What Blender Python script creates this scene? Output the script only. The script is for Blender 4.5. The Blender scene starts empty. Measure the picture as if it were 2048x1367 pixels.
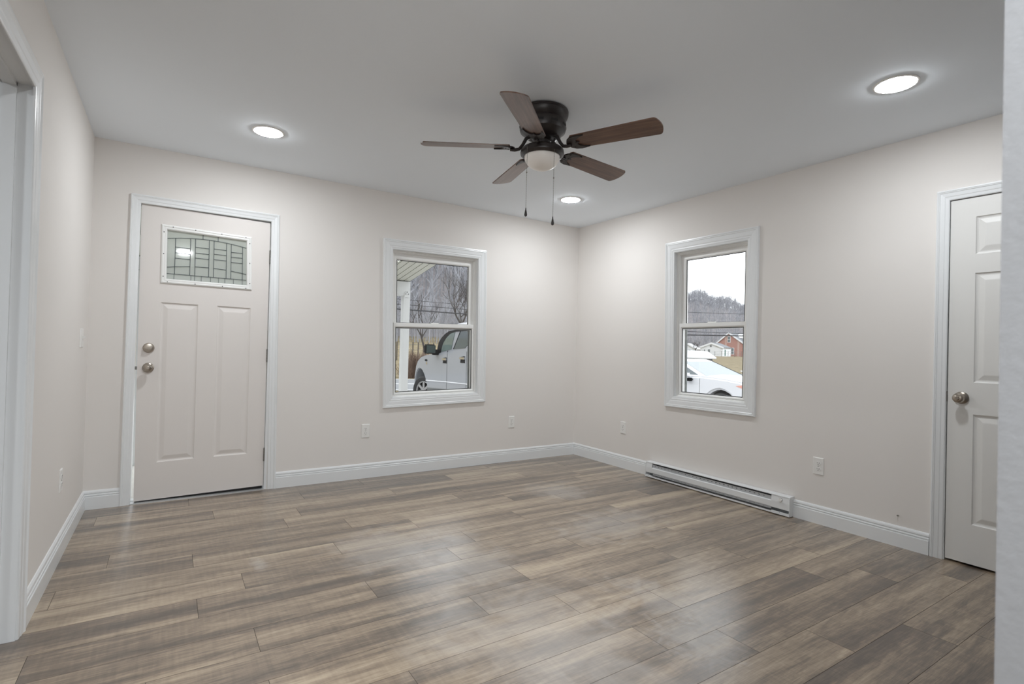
import bpy, bmesh, math, random
from mathutils import Vector, Matrix
from mathutils.geometry import tessellate_polygon
random.seed(7)
PI = math.pi
scene = bpy.context.scene
COL = scene.collection

# ------------------------------------------------------------------ camera
cam_d = bpy.data.cameras.new('camera')
cam_d.sensor_width = 36.0
cam_d.lens = 1051.541 * 36.0 / 2048.0
cam_d.clip_start = 0.02
cam_d.clip_end = 2000
cam = bpy.data.objects.new('camera', cam_d)
COL.objects.link(cam)
_r = Vector((0.83804642, -0.54499616, 0.02563924))
_u = Vector((-0.02739925, 0.00489447, 0.99961259))
_f = Vector((0.54491052, 0.83842425, 0.01083069))
m = Matrix((( _r.x, _u.x, -_f.x, -3.7078189), (_r.y, _u.y, -_f.y, -4.41839135), (_r.z, _u.z, -_f.z, 1.13480684), (0, 0, 0, 1)))
cam.matrix_world = m
cam_d.dof.use_dof = True
cam_d.dof.focus_distance = 4.2
cam_d.dof.aperture_fstop = 6.3
scene.camera = cam

# ------------------------------------------------------------------ sky, exposure
world = bpy.data.worlds.new('overcast_sky')
scene.world = world
world.use_nodes = True
wn = world.node_tree.nodes
wn['Background'].inputs['Color'].default_value = (0.93, 0.97, 1.0, 1)
wn['Background'].inputs['Strength'].default_value = 2.6
scene.view_settings.view_transform = 'Standard'
scene.view_settings.look = 'None'
scene.view_settings.exposure = 0.16
scene.view_settings.gamma = 1.0
scene.view_settings.use_curve_mapping = False

scene.cycles.max_bounces = 24
scene.cycles.diffuse_bounces = 16
scene.cycles.transparent_max_bounces = 16

LAMP = 192.0          # emission of the recessed lights in this room
FILL_SIDE = 330.0  # strength of the fill light added beyond the left doorway
LAMP_HALL = 1120.0     # recessed light of the hall behind the camera

HC = 2.456            # ceiling height
L = 4.1617            # room width (left wall at x = -L)
YR = -4.24            # rear wall plane

# ------------------------------------------------------------------ materials
def new_mat(name):
    mt = bpy.data.materials.new(name)
    mt.use_nodes = True
    nt = mt.node_tree
    return mt, nt, nt.nodes['Principled BSDF']

def srgb(r, g, b):
    def f(c):
        c /= 255.0
        return c / 12.92 if c <= 0.04045 else ((c + 0.055) / 1.055) ** 2.4
    return (f(r), f(g), f(b), 1)

def plain(name, col, rough=0.5, metal=0.0, spec=0.5, bump=0.0, bscale=200.0, var=0.0, vscale=4.0, coat=0.0):
    mt, nt, b = new_mat(name)
    b.inputs['Roughness'].default_value = rough
    b.inputs['Metallic'].default_value = metal
    b.inputs['Specular IOR Level'].default_value = spec
    b.inputs['Coat Weight'].default_value = coat
    b.inputs['Base Color'].default_value = col
    tc = nt.nodes.new('ShaderNodeTexCoord')
    if var > 0:
        n = nt.nodes.new('ShaderNodeTexNoise'); n.inputs['Scale'].default_value = vscale; n.inputs['Detail'].default_value = 5
        nt.links.new(tc.outputs['Object'], n.inputs['Vector'])
        mx = nt.nodes.new('ShaderNodeMix'); mx.data_type = 'RGBA'
        mx.inputs[6].default_value = tuple(c * (1 - var) for c in col[:3]) + (1,)
        mx.inputs[7].default_value = tuple(min(1, c * (1 + var)) for c in col[:3]) + (1,)
        nt.links.new(n.outputs['Fac'], mx.inputs[0])
        nt.links.new(mx.outputs[2], b.inputs['Base Color'])
    if bump > 0:
        n2 = nt.nodes.new('ShaderNodeTexNoise'); n2.inputs['Scale'].default_value = bscale; n2.inputs['Detail'].default_value = 3
        nt.links.new(tc.outputs['Object'], n2.inputs['Vector'])
        bp = nt.nodes.new('ShaderNodeBump'); bp.inputs['Strength'].default_value = bump; bp.inputs['Distance'].default_value = 0.002
        nt.links.new(n2.outputs['Fac'], bp.inputs['Height'])
        nt.links.new(bp.outputs['Normal'], b.inputs['Normal'])
    return mt

def emit(name, col, strength):
    mt, nt, b = new_mat(name)
    b.inputs['Base Color'].default_value = (0.8, 0.8, 0.8, 1)
    b.inputs['Emission Color'].default_value = col
    b.inputs['Emission Strength'].default_value = strength
    return mt

def pane_mat(name, tint=(1, 1, 1, 1), rough=0.0, refl=0.04):
    mt = bpy.data.materials.new(name); mt.use_nodes = True
    nt = mt.node_tree; nt.nodes.clear()
    out = nt.nodes.new('ShaderNodeOutputMaterial')
    tr = nt.nodes.new('ShaderNodeBsdfTransparent'); tr.inputs['Color'].default_value = tint
    gl = nt.nodes.new('ShaderNodeBsdfGlossy'); gl.inputs['Roughness'].default_value = rough
    fr = nt.nodes.new('ShaderNodeFresnel'); fr.inputs['IOR'].default_value = 1.35
    mx = nt.nodes.new('ShaderNodeMixShader')
    nt.links.new(fr.outputs['Fac'], mx.inputs[0]); nt.links.new(tr.outputs[0], mx.inputs[1]); nt.links.new(gl.outputs[0], mx.inputs[2])
    nt.links.new(mx.outputs[0], out.inputs['Surface'])
    return mt

def textured_glass():
    mt = bpy.data.materials.new('textured_lite_glass'); mt.use_nodes = True
    nt = mt.node_tree; nt.nodes.clear()
    out = nt.nodes.new('ShaderNodeOutputMaterial')
    tc = nt.nodes.new('ShaderNodeTexCoord')
    n = nt.nodes.new('ShaderNodeTexNoise'); n.inputs['Scale'].default_value = 260; n.inputs['Detail'].default_value = 2
    nt.links.new(tc.outputs['Object'], n.inputs['Vector'])
    bp = nt.nodes.new('ShaderNodeBump'); bp.inputs['Strength'].default_value = 0.5; bp.inputs['Distance'].default_value = 0.002
    nt.links.new(n.outputs['Fac'], bp.inputs['Height'])
    rf = nt.nodes.new('ShaderNodeBsdfRefraction'); rf.inputs['Roughness'].default_value = 0.35; rf.inputs['IOR'].default_value = 1.15
    rf.inputs['Color'].default_value = (0.9, 0.94, 0.9, 1)
    nt.links.new(bp.outputs['Normal'], rf.inputs['Normal'])
    di = nt.nodes.new('ShaderNodeBsdfDiffuse'); di.inputs['Color'].default_value = (0.72, 0.75, 0.71, 1)
    m1 = nt.nodes.new('ShaderNodeMixShader'); m1.inputs[0].default_value = 0.45
    nt.links.new(rf.outputs[0], m1.inputs[1]); nt.links.new(di.outputs[0], m1.inputs[2])
    gl = nt.nodes.new('ShaderNodeBsdfGlossy'); gl.inputs['Roughness'].default_value = 0.04
    fr = nt.nodes.new('ShaderNodeFresnel'); fr.inputs['IOR'].default_value = 1.5
    mx = nt.nodes.new('ShaderNodeMixShader')
    nt.links.new(fr.outputs['Fac'], mx.inputs[0]); nt.links.new(m1.outputs[0], mx.inputs[1]); nt.links.new(gl.outputs[0], mx.inputs[2])
    nt.links.new(mx.outputs[0], out.inputs['Surface'])
    return mt

def floor_mat():
    mt, nt, b = new_mat('grey_brown_vinyl_planks')
    N, K = nt.nodes, nt.links
    tc = N.new('ShaderNodeTexCoord')
    at = N.new('ShaderNodeAttribute'); at.attribute_name = 'plank'
    sep = N.new('ShaderNodeSeparateXYZ'); K.new(tc.outputs['Object'], sep.inputs[0])
    def math_(op, a, bb=None, c=None):
        n = N.new('ShaderNodeMath'); n.operation = op
        for i, v in enumerate((a, bb, c)):
            if v is None: continue
            if isinstance(v, (int, float)): n.inputs[i].default_value = v
            else: K.new(v, n.inputs[i])
        return n.outputs[0]
    def coords(sx, sy, off):
        cx = math_('MULTIPLY_ADD', at.outputs['Fac'], off, math_('MULTIPLY', sep.outputs[0], sx))
        cy = math_('MULTIPLY_ADD', at.outputs['Fac'], off * 0.7, math_('MULTIPLY', sep.outputs[1], sy))
        cb = N.new('ShaderNodeCombineXYZ'); K.new(cx, cb.inputs[0]); K.new(cy, cb.inputs[1]); K.new(math_('MULTIPLY', at.outputs['Fac'], off), cb.inputs[2])
        return cb.outputs[0]
    def noise(vec, det, dist=0.0, rough=0.55):
        n = N.new('ShaderNodeTexNoise'); n.inputs['Scale'].default_value = 1; n.inputs['Detail'].default_value = det
        n.inputs['Roughness'].default_value = rough; n.inputs['Distortion'].default_value = dist
        K.new(vec, n.inputs['Vector']); return n.outputs['Fac']
    bands = noise(coords(0.55, 8.5, 41.0), 3, 0.25)
    grain = noise(coords(4.0, 95.0, 17.0), 5, 0.5, 0.65)
    knots = noise(coords(5.0, 24.0, 29.0), 4, 1.6)
    fine = noise(coords(16.0, 330.0, 23.0), 3, 0.3, 0.6)
    saw = noise(coords(70.0, 5.0, 11.0), 2)
    t = math_('MULTIPLY_ADD', math_('SUBTRACT', bands, 0.5), 1.55, 0.5)
    t = math_('MULTIPLY_ADD', math_('SUBTRACT', grain, 0.5), 0.60, t)
    t = math_('MULTIPLY_ADD', math_('SUBTRACT', knots, 0.5), 0.55, t)
    t = math_('MULTIPLY_ADD', math_('SUBTRACT', fine, 0.5), 0.55, t)
    t = math_('MULTIPLY_ADD', math_('SUBTRACT', saw, 0.5), 0.22, t)
    t = math_('MULTIPLY_ADD', math_('SUBTRACT', at.outputs['Fac'], 0.5), 0.26, t)
    rp = N.new('ShaderNodeValToRGB')
    e = rp.color_ramp.elements
    e[0].position = 0.12; e[0].color = srgb(82, 71, 61)
    e[1].position = 0.90; e[1].color = srgb(182, 164, 140)
    q = e.new(0.38); q.color = srgb(113, 98, 83)
    q = e.new(0.62); q.color = srgb(150, 132, 111)
    K.new(t, rp.inputs['Fac'])
    # mop residue and dust patches, with the haze of window reflections painted in
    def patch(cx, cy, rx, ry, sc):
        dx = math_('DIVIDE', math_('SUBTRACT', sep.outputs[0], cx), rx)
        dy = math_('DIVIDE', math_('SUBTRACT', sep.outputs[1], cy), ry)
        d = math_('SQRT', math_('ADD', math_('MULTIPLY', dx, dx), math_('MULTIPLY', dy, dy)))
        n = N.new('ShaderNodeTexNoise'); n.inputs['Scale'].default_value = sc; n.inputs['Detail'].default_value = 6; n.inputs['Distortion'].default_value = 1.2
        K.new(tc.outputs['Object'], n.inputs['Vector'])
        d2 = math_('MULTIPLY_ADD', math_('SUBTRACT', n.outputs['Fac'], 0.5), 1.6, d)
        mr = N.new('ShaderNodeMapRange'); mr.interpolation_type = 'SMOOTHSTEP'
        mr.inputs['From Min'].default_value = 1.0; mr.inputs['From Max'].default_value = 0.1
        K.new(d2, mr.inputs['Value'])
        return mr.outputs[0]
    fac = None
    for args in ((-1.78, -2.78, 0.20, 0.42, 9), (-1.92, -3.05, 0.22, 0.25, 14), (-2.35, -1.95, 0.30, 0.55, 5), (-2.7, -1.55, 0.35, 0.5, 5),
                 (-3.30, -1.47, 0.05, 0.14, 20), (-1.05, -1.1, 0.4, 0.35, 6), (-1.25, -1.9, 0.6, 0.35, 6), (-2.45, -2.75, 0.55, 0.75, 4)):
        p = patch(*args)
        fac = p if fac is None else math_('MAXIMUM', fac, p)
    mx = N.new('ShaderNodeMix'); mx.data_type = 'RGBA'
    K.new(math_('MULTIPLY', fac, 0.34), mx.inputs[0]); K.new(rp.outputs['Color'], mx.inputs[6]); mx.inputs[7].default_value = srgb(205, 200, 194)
    K.new(mx.outputs[2], b.inputs['Base Color'])
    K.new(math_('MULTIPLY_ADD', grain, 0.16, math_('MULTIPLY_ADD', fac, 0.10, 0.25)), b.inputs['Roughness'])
    b.inputs['Specular IOR Level'].default_value = 0.55
    b.inputs['Coat Weight'].default_value = 0.8; b.inputs['Coat Roughness'].default_value = 0.26
    bp = N.new('ShaderNodeBump'); bp.inputs['Strength'].default_value = 0.12; bp.inputs['Distance'].default_value = 0.001
    K.new(grain, bp.inputs['Height']); K.new(bp.outputs['Normal'], b.inputs['Normal'])
    return mt

def wood_blade_mat():
    mt, nt, b = new_mat('dark_walnut_blade')
    N, K = nt.nodes, nt.links
    tc = N.new('ShaderNodeTexCoord'); mp = N.new('ShaderNodeMapping'); mp.inputs['Scale'].default_value = (4, 60, 4)
    K.new(tc.outputs['Object'], mp.inputs[0])
    n = N.new('ShaderNodeTexNoise'); n.inputs['Scale'].default_value = 1.0; n.inputs['Detail'].default_value = 6; n.inputs['Distortion'].default_value = 0.6
    K.new(mp.outputs[0], n.inputs['Vector'])
    rp = N.new('ShaderNodeValToRGB'); rp.color_ramp.elements[0].position = 0.3; rp.color_ramp.elements[1].position = 0.75
    rp.color_ramp.elements[0].color = srgb(84, 60, 48); rp.color_ramp.elements[1].color = srgb(122, 94, 78)
    K.new(n.outputs['Fac'], rp.inputs['Fac']); K.new(rp.outputs['Color'], b.inputs['Base Color'])
    b.inputs['Roughness'].default_value = 0.32
    b.inputs['Specular IOR Level'].default_value = 0.6
    return mt

def ground_mat(name, c0, c1, scale, stretch=(1, 1, 1)):
    mt, nt, b = new_mat(name)
    N, K = nt.nodes, nt.links
    tc = N.new('ShaderNodeTexCoord'); mp = N.new('ShaderNodeMapping'); mp.inputs['Scale'].default_value = stretch
    K.new(tc.outputs['Object'], mp.inputs[0])
    n = N.new('ShaderNodeTexNoise'); n.inputs['Scale'].default_value = scale; n.inputs['Detail'].default_value = 8; n.inputs['Roughness'].default_value = 0.7
    K.new(mp.outputs[0], n.inputs['Vector'])
    rp = N.new('ShaderNodeValToRGB'); rp.color_ramp.elements[0].position = 0.35; rp.color_ramp.elements[1].position = 0.68
    rp.color_ramp.elements[0].color = c0; rp.color_ramp.elements[1].color = c1
    K.new(n.outputs['Fac'], rp.inputs['Fac']); K.new(rp.outputs['Color'], b.inputs['Base Color'])
    b.inputs['Roughness'].default_value = 0.95; b.inputs['Specular IOR Level'].default_value = 0.1
    return mt

def brick_mat():
    mt, nt, b = new_mat('red_brick')
    N, K = nt.nodes, nt.links
    tc = N.new('ShaderNodeTexCoord')
    mp = N.new('ShaderNodeMapping'); mp.inputs['Rotation'].default_value = (PI / 2, 0, 0)
    K.new(tc.outputs['Object'], mp.inputs[0])
    br = N.new('ShaderNodeTexBrick'); br.inputs['Scale'].default_value = 4.0
    br.inputs['Color1'].default_value = srgb(168, 120, 110); br.inputs['Color2'].default_value = srgb(148, 104, 96); br.inputs['Mortar'].default_value = srgb(190, 176, 168)
    K.new(mp.outputs[0], br.inputs['Vector']); K.new(br.outputs['Color'], b.inputs['Base Color'])
    b.inputs['Roughness'].default_value = 0.9
    return mt

M = {}
M['wall'] = plain('wall_paint', srgb(227, 223, 219), 0.75, spec=0.25, bump=0.05, bscale=350, var=0.012, vscale=2.0)
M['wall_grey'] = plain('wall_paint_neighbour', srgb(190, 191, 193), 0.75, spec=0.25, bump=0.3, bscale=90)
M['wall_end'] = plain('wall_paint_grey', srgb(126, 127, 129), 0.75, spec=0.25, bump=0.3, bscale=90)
M['ceiling'] = plain('ceiling_paint', srgb(238, 244, 250), 0.85, spec=0.2, bump=0.04, bscale=300)
M['trim'] = plain('trim_white_gloss', srgb(229, 231, 232), 0.28, spec=0.5, var=0.01)
M['door'] = plain('door_paint', srgb(224, 219, 215), 0.42, spec=0.4, bump=0.03, bscale=120)
M['door2'] = plain('closet_door_paint', srgb(224, 223, 220), 0.42, spec=0.4, bump=0.03, bscale=120)
M['vinyl'] = plain('window_vinyl', srgb(236, 236, 234), 0.35, spec=0.45)
M['gasket'] = plain('black_gasket', srgb(45, 46, 46), 0.7)
M['screen'] = plain('grey_track', srgb(120, 124, 122), 0.6)
M['plastic'] = plain('white_plastic', srgb(232, 231, 228), 0.3)
M['slot'] = plain('slot_dark', srgb(70, 66, 62), 0.7)
M['nickel'] = plain('satin_nickel', srgb(172, 163, 152), 0.28, metal=1.0)
M['steel'] = plain('dull_steel', srgb(140, 138, 134), 0.4, metal=1.0)
M['fins'] = plain('heater_fins', srgb(150, 152, 154), 0.45, metal=0.7)
M['guard'] = plain('heater_guard', srgb(186, 189, 192), 0.5)
M['heater'] = plain('heater_enamel', srgb(226, 228, 229), 0.35)
M['bronze'] = plain('dark_bronze', srgb(40, 34, 33), 0.38, spec=0.5, var=0.1, vscale=30)
M['blade'] = wood_blade_mat()
M['bowl'] = plain('frosted_glass_bowl', srgb(240, 236, 231), 0.35, spec=0.4)
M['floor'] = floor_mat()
M['subfloor'] = plain('subfloor_dark', srgb(70, 60, 52), 0.8)
M['pane'] = pane_mat('clear_window_glass')
M['lite'] = textured_glass()
M['came'] = plain('zinc_came', srgb(92, 98, 98), 0.4, metal=0.6)
M['lens'] = emit('light_lens', (0.93, 0.968, 1.0, 1), LAMP)
M['lens_hall'] = emit('light_lens_hall', (0.93, 0.968, 1.0, 1), LAMP_HALL)
M['lens_side_fill'] = emit('fill_lens_side_room', (0.93, 0.97, 1.0, 1), FILL_SIDE)
M['rubber'] = plain('black_rubber', srgb(22, 21, 21), 0.7)
M['sill'] = plain('threshold_aluminium', srgb(196, 198, 198), 0.35, metal=0.5)
M['porch'] = plain('porch_white_vinyl', srgb(206, 208, 208), 0.5)
M['soffit'] = plain('porch_soffit_vinyl', srgb(200, 200, 190), 0.6)
M['concrete'] = plain('porch_concrete', srgb(176, 174, 168), 0.9, var=0.1, vscale=8)

# ------------------------------------------------------------------ mesh helpers
def link(name, bm, mt, parent=None, smooth=False, loc=None):
    bmesh.ops.recalc_face_normals(bm, faces=bm.faces[:])
    me = bpy.data.meshes.new(name)
    bm.to_mesh(me); bm.free()
    for x in (mt if isinstance(mt, (list, tuple)) else [mt]):
        me.materials.append(x)
    if smooth:
        for p in me.polygons: p.use_smooth = True
        try: me.set_sharp_from_angle(angle=math.radians(35))
        except Exception: pass
    o = bpy.data.objects.new(name, me)
    COL.objects.link(o)
    if parent:
        o.parent = parent
        o.matrix_parent_inverse = Matrix.Translation(-Vector(parent.location)) if parent.type == 'EMPTY' else Matrix()
    return o

def empty(name, loc, label=None, cat=None, group=None, kind=None):
    o = bpy.data.objects.new(name, None)
    o.empty_display_size = 0.1
    o.location = loc
    COL.objects.link(o)
    tag(o, label, cat, group, kind)
    return o

def tag(o, label=None, cat=None, group=None, kind=None):
    if label: o['label'] = label
    if cat: o['category'] = cat
    if group: o['group'] = group
    if kind: o['kind'] = kind
    return o

def box(bm, x0, x1, y0, y1, z0, z1, mp=None):
    vs = [Vector((x, y, z)) for x in (x0, x1) for y in (y0, y1) for z in (z0, z1)]
    if mp: vs = [Vector(mp(*v)) for v in vs]
    v = [bm.verts.new(q) for q in vs]
    for f in ((0, 1, 3, 2), (4, 6, 7, 5), (0, 4, 5, 1), (2, 3, 7, 6), (0, 2, 6, 4), (1, 5, 7, 3)):
        bm.faces.new([v[i] for i in f])
    return v

def bevel(bm, w, seg=1):
    bmesh.ops.bevel(bm, geom=bm.edges[:], offset=w, segments=seg, affect='EDGES', clamp_overlap=True)

def lathe(bm, prof, n=48, mat=None, cap=False):
    rings = []
    for r, z in prof:
        ring = []
        for i in range(n):
            a = 2 * PI * i / n
            v = Vector((r * math.cos(a), r * math.sin(a), z))
            ring.append(bm.verts.new(mat @ v if mat else v))
        rings.append(ring)
    for a, b in zip(rings, rings[1:]):
        for i in range(n):
            j = (i + 1) % n
            bm.faces.new((a[i], a[j], b[j], b[i]))
    if cap:
        bm.faces.new(rings[0]); bm.faces.new(rings[-1])

def tube(bm, pts, r, n=8, cap=True):
    pts = [Vector(p) for p in pts]
    rs = r if isinstance(r, (list, tuple)) else [r] * len(pts)
    prev = None; ref = None
    rings = []
    for i, p in enumerate(pts):
        d = (pts[min(i + 1, len(pts) - 1)] - pts[max(i - 1, 0)])
        if d.length < 1e-9: d = Vector((0, 0, 1))
        d.normalize()
        if ref is None:
            ref = d.orthogonal().normalized()
        ref = (ref - d * ref.dot(d))
        if ref.length < 1e-6: ref = d.orthogonal()
        ref.normalize()
        s = d.cross(ref)
        rings.append([bm.verts.new(p + (ref * math.cos(2 * PI * k / n) + s * math.sin(2 * PI * k / n)) * rs[i]) for k in range(n)])
    for a, b in zip(rings, rings[1:]):
        for k in range(n):
            j = (k + 1) % n
            bm.faces.new((a[k], a[j], b[j], b[k]))
    if cap and n > 2:
        bm.faces.new(rings[0]); bm.faces.new(rings[-1])

def sweep(bm, path, prof, closed, mp, side=1):
    """profile [(t, d)] swept along a 2D path; t is the mitred offset to the path's left (side=1) or right (-1)."""
    n = len(path)
    P = [Vector((p[0], p[1])) for p in path]
    rows = []
    for i in range(n):
        if closed or 0 < i < n - 1:
            d0 = (P[i] - P[(i - 1) % n]).normalized(); d1 = (P[(i + 1) % n] - P[i]).normalized()
        elif i == 0:
            d0 = d1 = (P[1] - P[0]).normalized()
        else:
            d0 = d1 = (P[-1] - P[-2]).normalized()
        n0 = Vector((-d0.y, d0.x)) * side; n1 = Vector((-d1.y, d1.x)) * side
        mit = (n0 + n1); mit = mit / max(1e-6, (1 + n0.dot(n1)))
        rows.append([bm.verts.new(mp(P[i].x + mit.x * t, P[i].y + mit.y * t, d)) for t, d in prof])
    m_ = len(prof)
    for i in range(n if closed else n - 1):
        a, b = rows[i], rows[(i + 1) % n]
        for k in range(m_ - 1):
            bm.faces.new((a[k], a[k + 1], b[k + 1], b[k]))
    if not closed:
        bm.faces.new(rows[0]); bm.faces.new(rows[-1])

def holed(bm, outer, holes, d, mp):
    """flat face at depth d with polygonal holes; returns vert loops"""
    loops = [[Vector((p[0], p[1], 0)) for p in lp] for lp in [outer] + list(holes)]
    vs = [[bm.verts.new(mp(p.x, p.y, d)) for p in lp] for lp in loops]
    flat = [v for lp in vs for v in lp]
    for t in tessellate_polygon(loops):
        try: bm.faces.new([flat[i] for i in t])
        except ValueError: pass
    return vs

def plate(bm, outer, holes, d0, d1, mp, through=True):
    a = holed(bm, outer, holes, d1, mp)
    b = holed(bm, outer, holes if through else [], d0, mp)
    for la, lb in zip(a, b):
        for i in range(len(la)):
            j = (i + 1) % len(la)
            bm.faces.new((la[i], la[j], lb[j], lb[i]))
    return a, b

def inset(poly, t):
    """inset of a clockwise-or-not quad by t"""
    n = len(poly); P = [Vector((p[0], p[1])) for p in poly]
    area = sum(P[i].x * P[(i + 1) % n].y - P[(i + 1) % n].x * P[i].y for i in range(n))
    s = 1 if area > 0 else -1
    out = []
    for i in range(n):
        d0 = (P[i] - P[i - 1]).normalized(); d1 = (P[(i + 1) % n] - P[i]).normalized()
        n0 = Vector((-d0.y, d0.x)) * s; n1 = Vector((-d1.y, d1.x)) * s
        out.append(P[i] + (n0 + n1) * (t / max(1e-6, 1 + n0.dot(n1))))
    return out

def nested(bm, poly, prof, mp, fill=True):
    rows = []
    for t, d in prof:
        rows.append([bm.verts.new(mp(p[0], p[1], d)) for p in inset(poly, t)])
    for a, b in zip(rows, rows[1:]):
        for i in range(len(a)):
            j = (i + 1) % len(a)
            bm.faces.new((a[i], a[j], b[j], b[i]))
    if fill: bm.faces.new(rows[-1])

WA = lambda u, v, d: (u, -d, v)              # back wall  (d into the room)
WB = lambda u, v, d: (-d, u, v)              # right wall, u = y
WL = lambda u, v, d: (-L + d, u, v)          # left wall, u = y
FL = lambda u, v, d: (u, v, d)               # floor plan

def bil(c, w, h):
    """rect coordinates (s right, t up, origin centre-bottom) warped on to a slightly out-of-square quad TL,TR,BR,BL"""
    TL, TR, BR, BL = [Vector(q) for q in c]
    def f(s, t):
        a = s / w + 0.5; b = t / h
        return (BL * (1 - a) + BR * a) * (1 - b) + (TL * (1 - a) + TR * a) * b
    return f

# ------------------------------------------------------------------ floor
rows_known = {-7: -3.58, -6: None, -5: -3.387, -4: -2.375, -3: -2.895, -2: -3.40, -1: -2.54, 0: -2.195, 1: -0.57, 2: -2.084, 3: -3.0, 4: -1.47}
def build_floor():
    bm = bmesh.new()
    lay = bm.faces.layers.float.new('plank')
    PW, PL, G = 0.190, 1.205, 0.0008
    x_min, x_max = -7.2, 0.16
    # planks run along x; row k covers y from -2.5-(k+1)*PW to -2.5-k*PW
    for k in range(-14, 22):
        y1 = -2.50 - k * PW; y0 = y1 - PW
        if y0 > 0.13: continue
        y1c = min(y1, 0.14)
        ph = rows_known.get(k)
        if ph is None: ph = random.uniform(0, PL)
        s = ph - math.ceil((ph - x_min) / PL) * PL
        while s < x_max:
            a, b = max(s, x_min), min(s + PL, x_max)
            s += PL
            if b - a < 0.02: continue
            v = [bm.verts.new(q) for q in ((a + G, y0 + G, 0), (b - G, y0 + G, 0), (b - G, y1c - G, 0), (a + G, y1c - G, 0))]
            f = bm.faces.new(v); rnd = random.random(); f[lay] = rnd; f.material_index = 0
            w = [bm.verts.new(q) for q in ((a, y0, -0.0016), (b, y0, -0.0016), (b, y1c, -0.0016), (a, y1c, -0.0016))]
            for i in range(4):
                j = (i + 1) % 4
                g = bm.faces.new((v[i], w[i], w[j], v[j])); g[lay] = rnd; g.material_index = 1
    n0 = len(bm.faces)
    box(bm, x_min, x_max, -6.7, 0.14, -0.12, -0.0018)
    bm.faces.ensure_lookup_table()
    for f in bm.faces[n0:]: f.material_index = 1
    me = bpy.data.meshes.new('floor')
    bm.to_mesh(me); bm.free()
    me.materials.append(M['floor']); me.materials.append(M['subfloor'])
    o = bpy.data.objects.new('floor', me); COL.objects.link(o)
    tag(o, 'grey brown wood plank floor across the whole room', 'floor', kind='structure')
build_floor()

# ------------------------------------------------------------------ shell
DOOR_A_CAS = [(-3.968, 0.0), (-3.958, 2.118), (-3.021, 2.115), (-2.994, 0.0)]
SLAB_A = [(-3.898, 2.063), (-3.084, 2.046), (-3.080, 0.028), (-3.889, 0.014)]
WIN_A = [(-2.190, 2.053), (-1.162, 2.068), (-1.136, 0.606), (-2.153, 0.582)]
WIN_B = [(-1.215, 2.102), (-2.108, 2.100), (-2.103, 0.661), (-1.243, 0.651)]
WT = 0.15
def struct(name, bm, mt, label, cat, smooth=False):
    return tag(link(name, bm, mt, smooth=smooth), label, cat, kind='structure')

hole_doorA = [(-3.925, -0.001), (-3.922, 2.083), (-3.062, 2.078), (-3.058, -0.001)]
hole_winA = inset(WIN_A, 0.072)
hole_winB = inset(WIN_B, 0.080)
bm = bmesh.new()
# door hole reaches the floor: notch it into the outline
out = [(-L - 0.02, -0.1), (-3.925, -0.1), (-3.922, 2.083), (-3.062, 2.078), (-3.058, -0.1), (WT, -0.1), (WT, HC + 0.1), (-L - 0.02, HC + 0.1)]
plate(bm, out, [hole_winA], -WT, 0, WA)
struct('wall_back', bm, M['wall'], 'off-white back wall holding the front door and porch window', 'wall')
bm = bmesh.new()
DY0, DY1, DZ = -3.245, -4.055, 2.052
out = [(0.0, -0.1), (DY0, -0.1), (DY0, DZ), (DY1, DZ), (DY1, -0.1), (YR - WT, -0.1), (YR - WT, HC + 0.1), (0.0, HC + 0.1)]
plate(bm, out, [hole_winB], -WT, 0, WB)
struct('wall_right', bm, M['wall'], 'off-white right wall above the baseboard heater', 'wall')
bm = bmesh.new()
LY0, LY1, LZ = -1.765, -2.62, 2.085       # doorway in the left wall
out = [(0.0, -0.1), (LY0, -0.1), (LY0, LZ), (LY1, LZ), (LY1, -0.1), (-6.6, -0.1), (-6.6, HC + 0.1), (0.0, HC + 0.1)]
plate(bm, out, [], -0.12, 0, WL)
struct('wall_left', bm, M['wall'], 'off-white left wall with the cased doorway', 'wall')
bm = bmesh.new()
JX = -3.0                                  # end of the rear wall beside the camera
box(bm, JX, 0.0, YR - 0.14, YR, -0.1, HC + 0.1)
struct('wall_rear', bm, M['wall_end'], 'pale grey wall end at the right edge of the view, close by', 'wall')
bm = bmesh.new()
box(bm, -L - 0.12, -0.9, -6.72, -6.6, -0.1, HC + 0.1)
box(bm, -0.9, -0.78, -6.72, YR - 0.14, -0.1, HC + 0.1)
struct('wall_hall', bm, M['wall_grey'], 'pale grey walls of the hall behind the camera', 'wall')
bm = bmesh.new()
box(bm, -7.2, -7.08, -4.6, 0.0, -0.1, HC + 0.1)
box(bm, -7.2, -L - 0.12, -4.72, -4.6, -0.1, HC + 0.1)
box(bm, -7.2, -L - 0.02, 0.0, 0.12, -0.1, HC + 0.1)
struct('wall_side', bm, M['wall_grey'], 'pale grey walls of the room beyond the left doorway', 'wall')
bm = bmesh.new()
box(bm, WT, 0.80, -3.10, -3.02, -0.1, HC); box(bm, WT, 0.80, -4.33, -4.25, -0.1, HC); box(bm, 0.80, 0.88, -4.33, -3.02, -0.1, HC)
box(bm, WT, 0.88, -4.33, -3.02, HC, HC + 0.08); box(bm, WT, 0.88, -4.33, -3.02, -0.12, 0.0)
struct('wall_closet_block', bm, M['wall_grey'], 'unseen closet box added behind the right-hand door to block daylight', 'wall')  # box put in to keep outdoor light out of the door gap
bm = bmesh.new()
box(bm, -7.3, WT, -6.75, WT, HC, HC + 0.12)
struct('ceiling', bm, M['ceiling'], 'plain white painted ceiling', 'ceiling')

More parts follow.
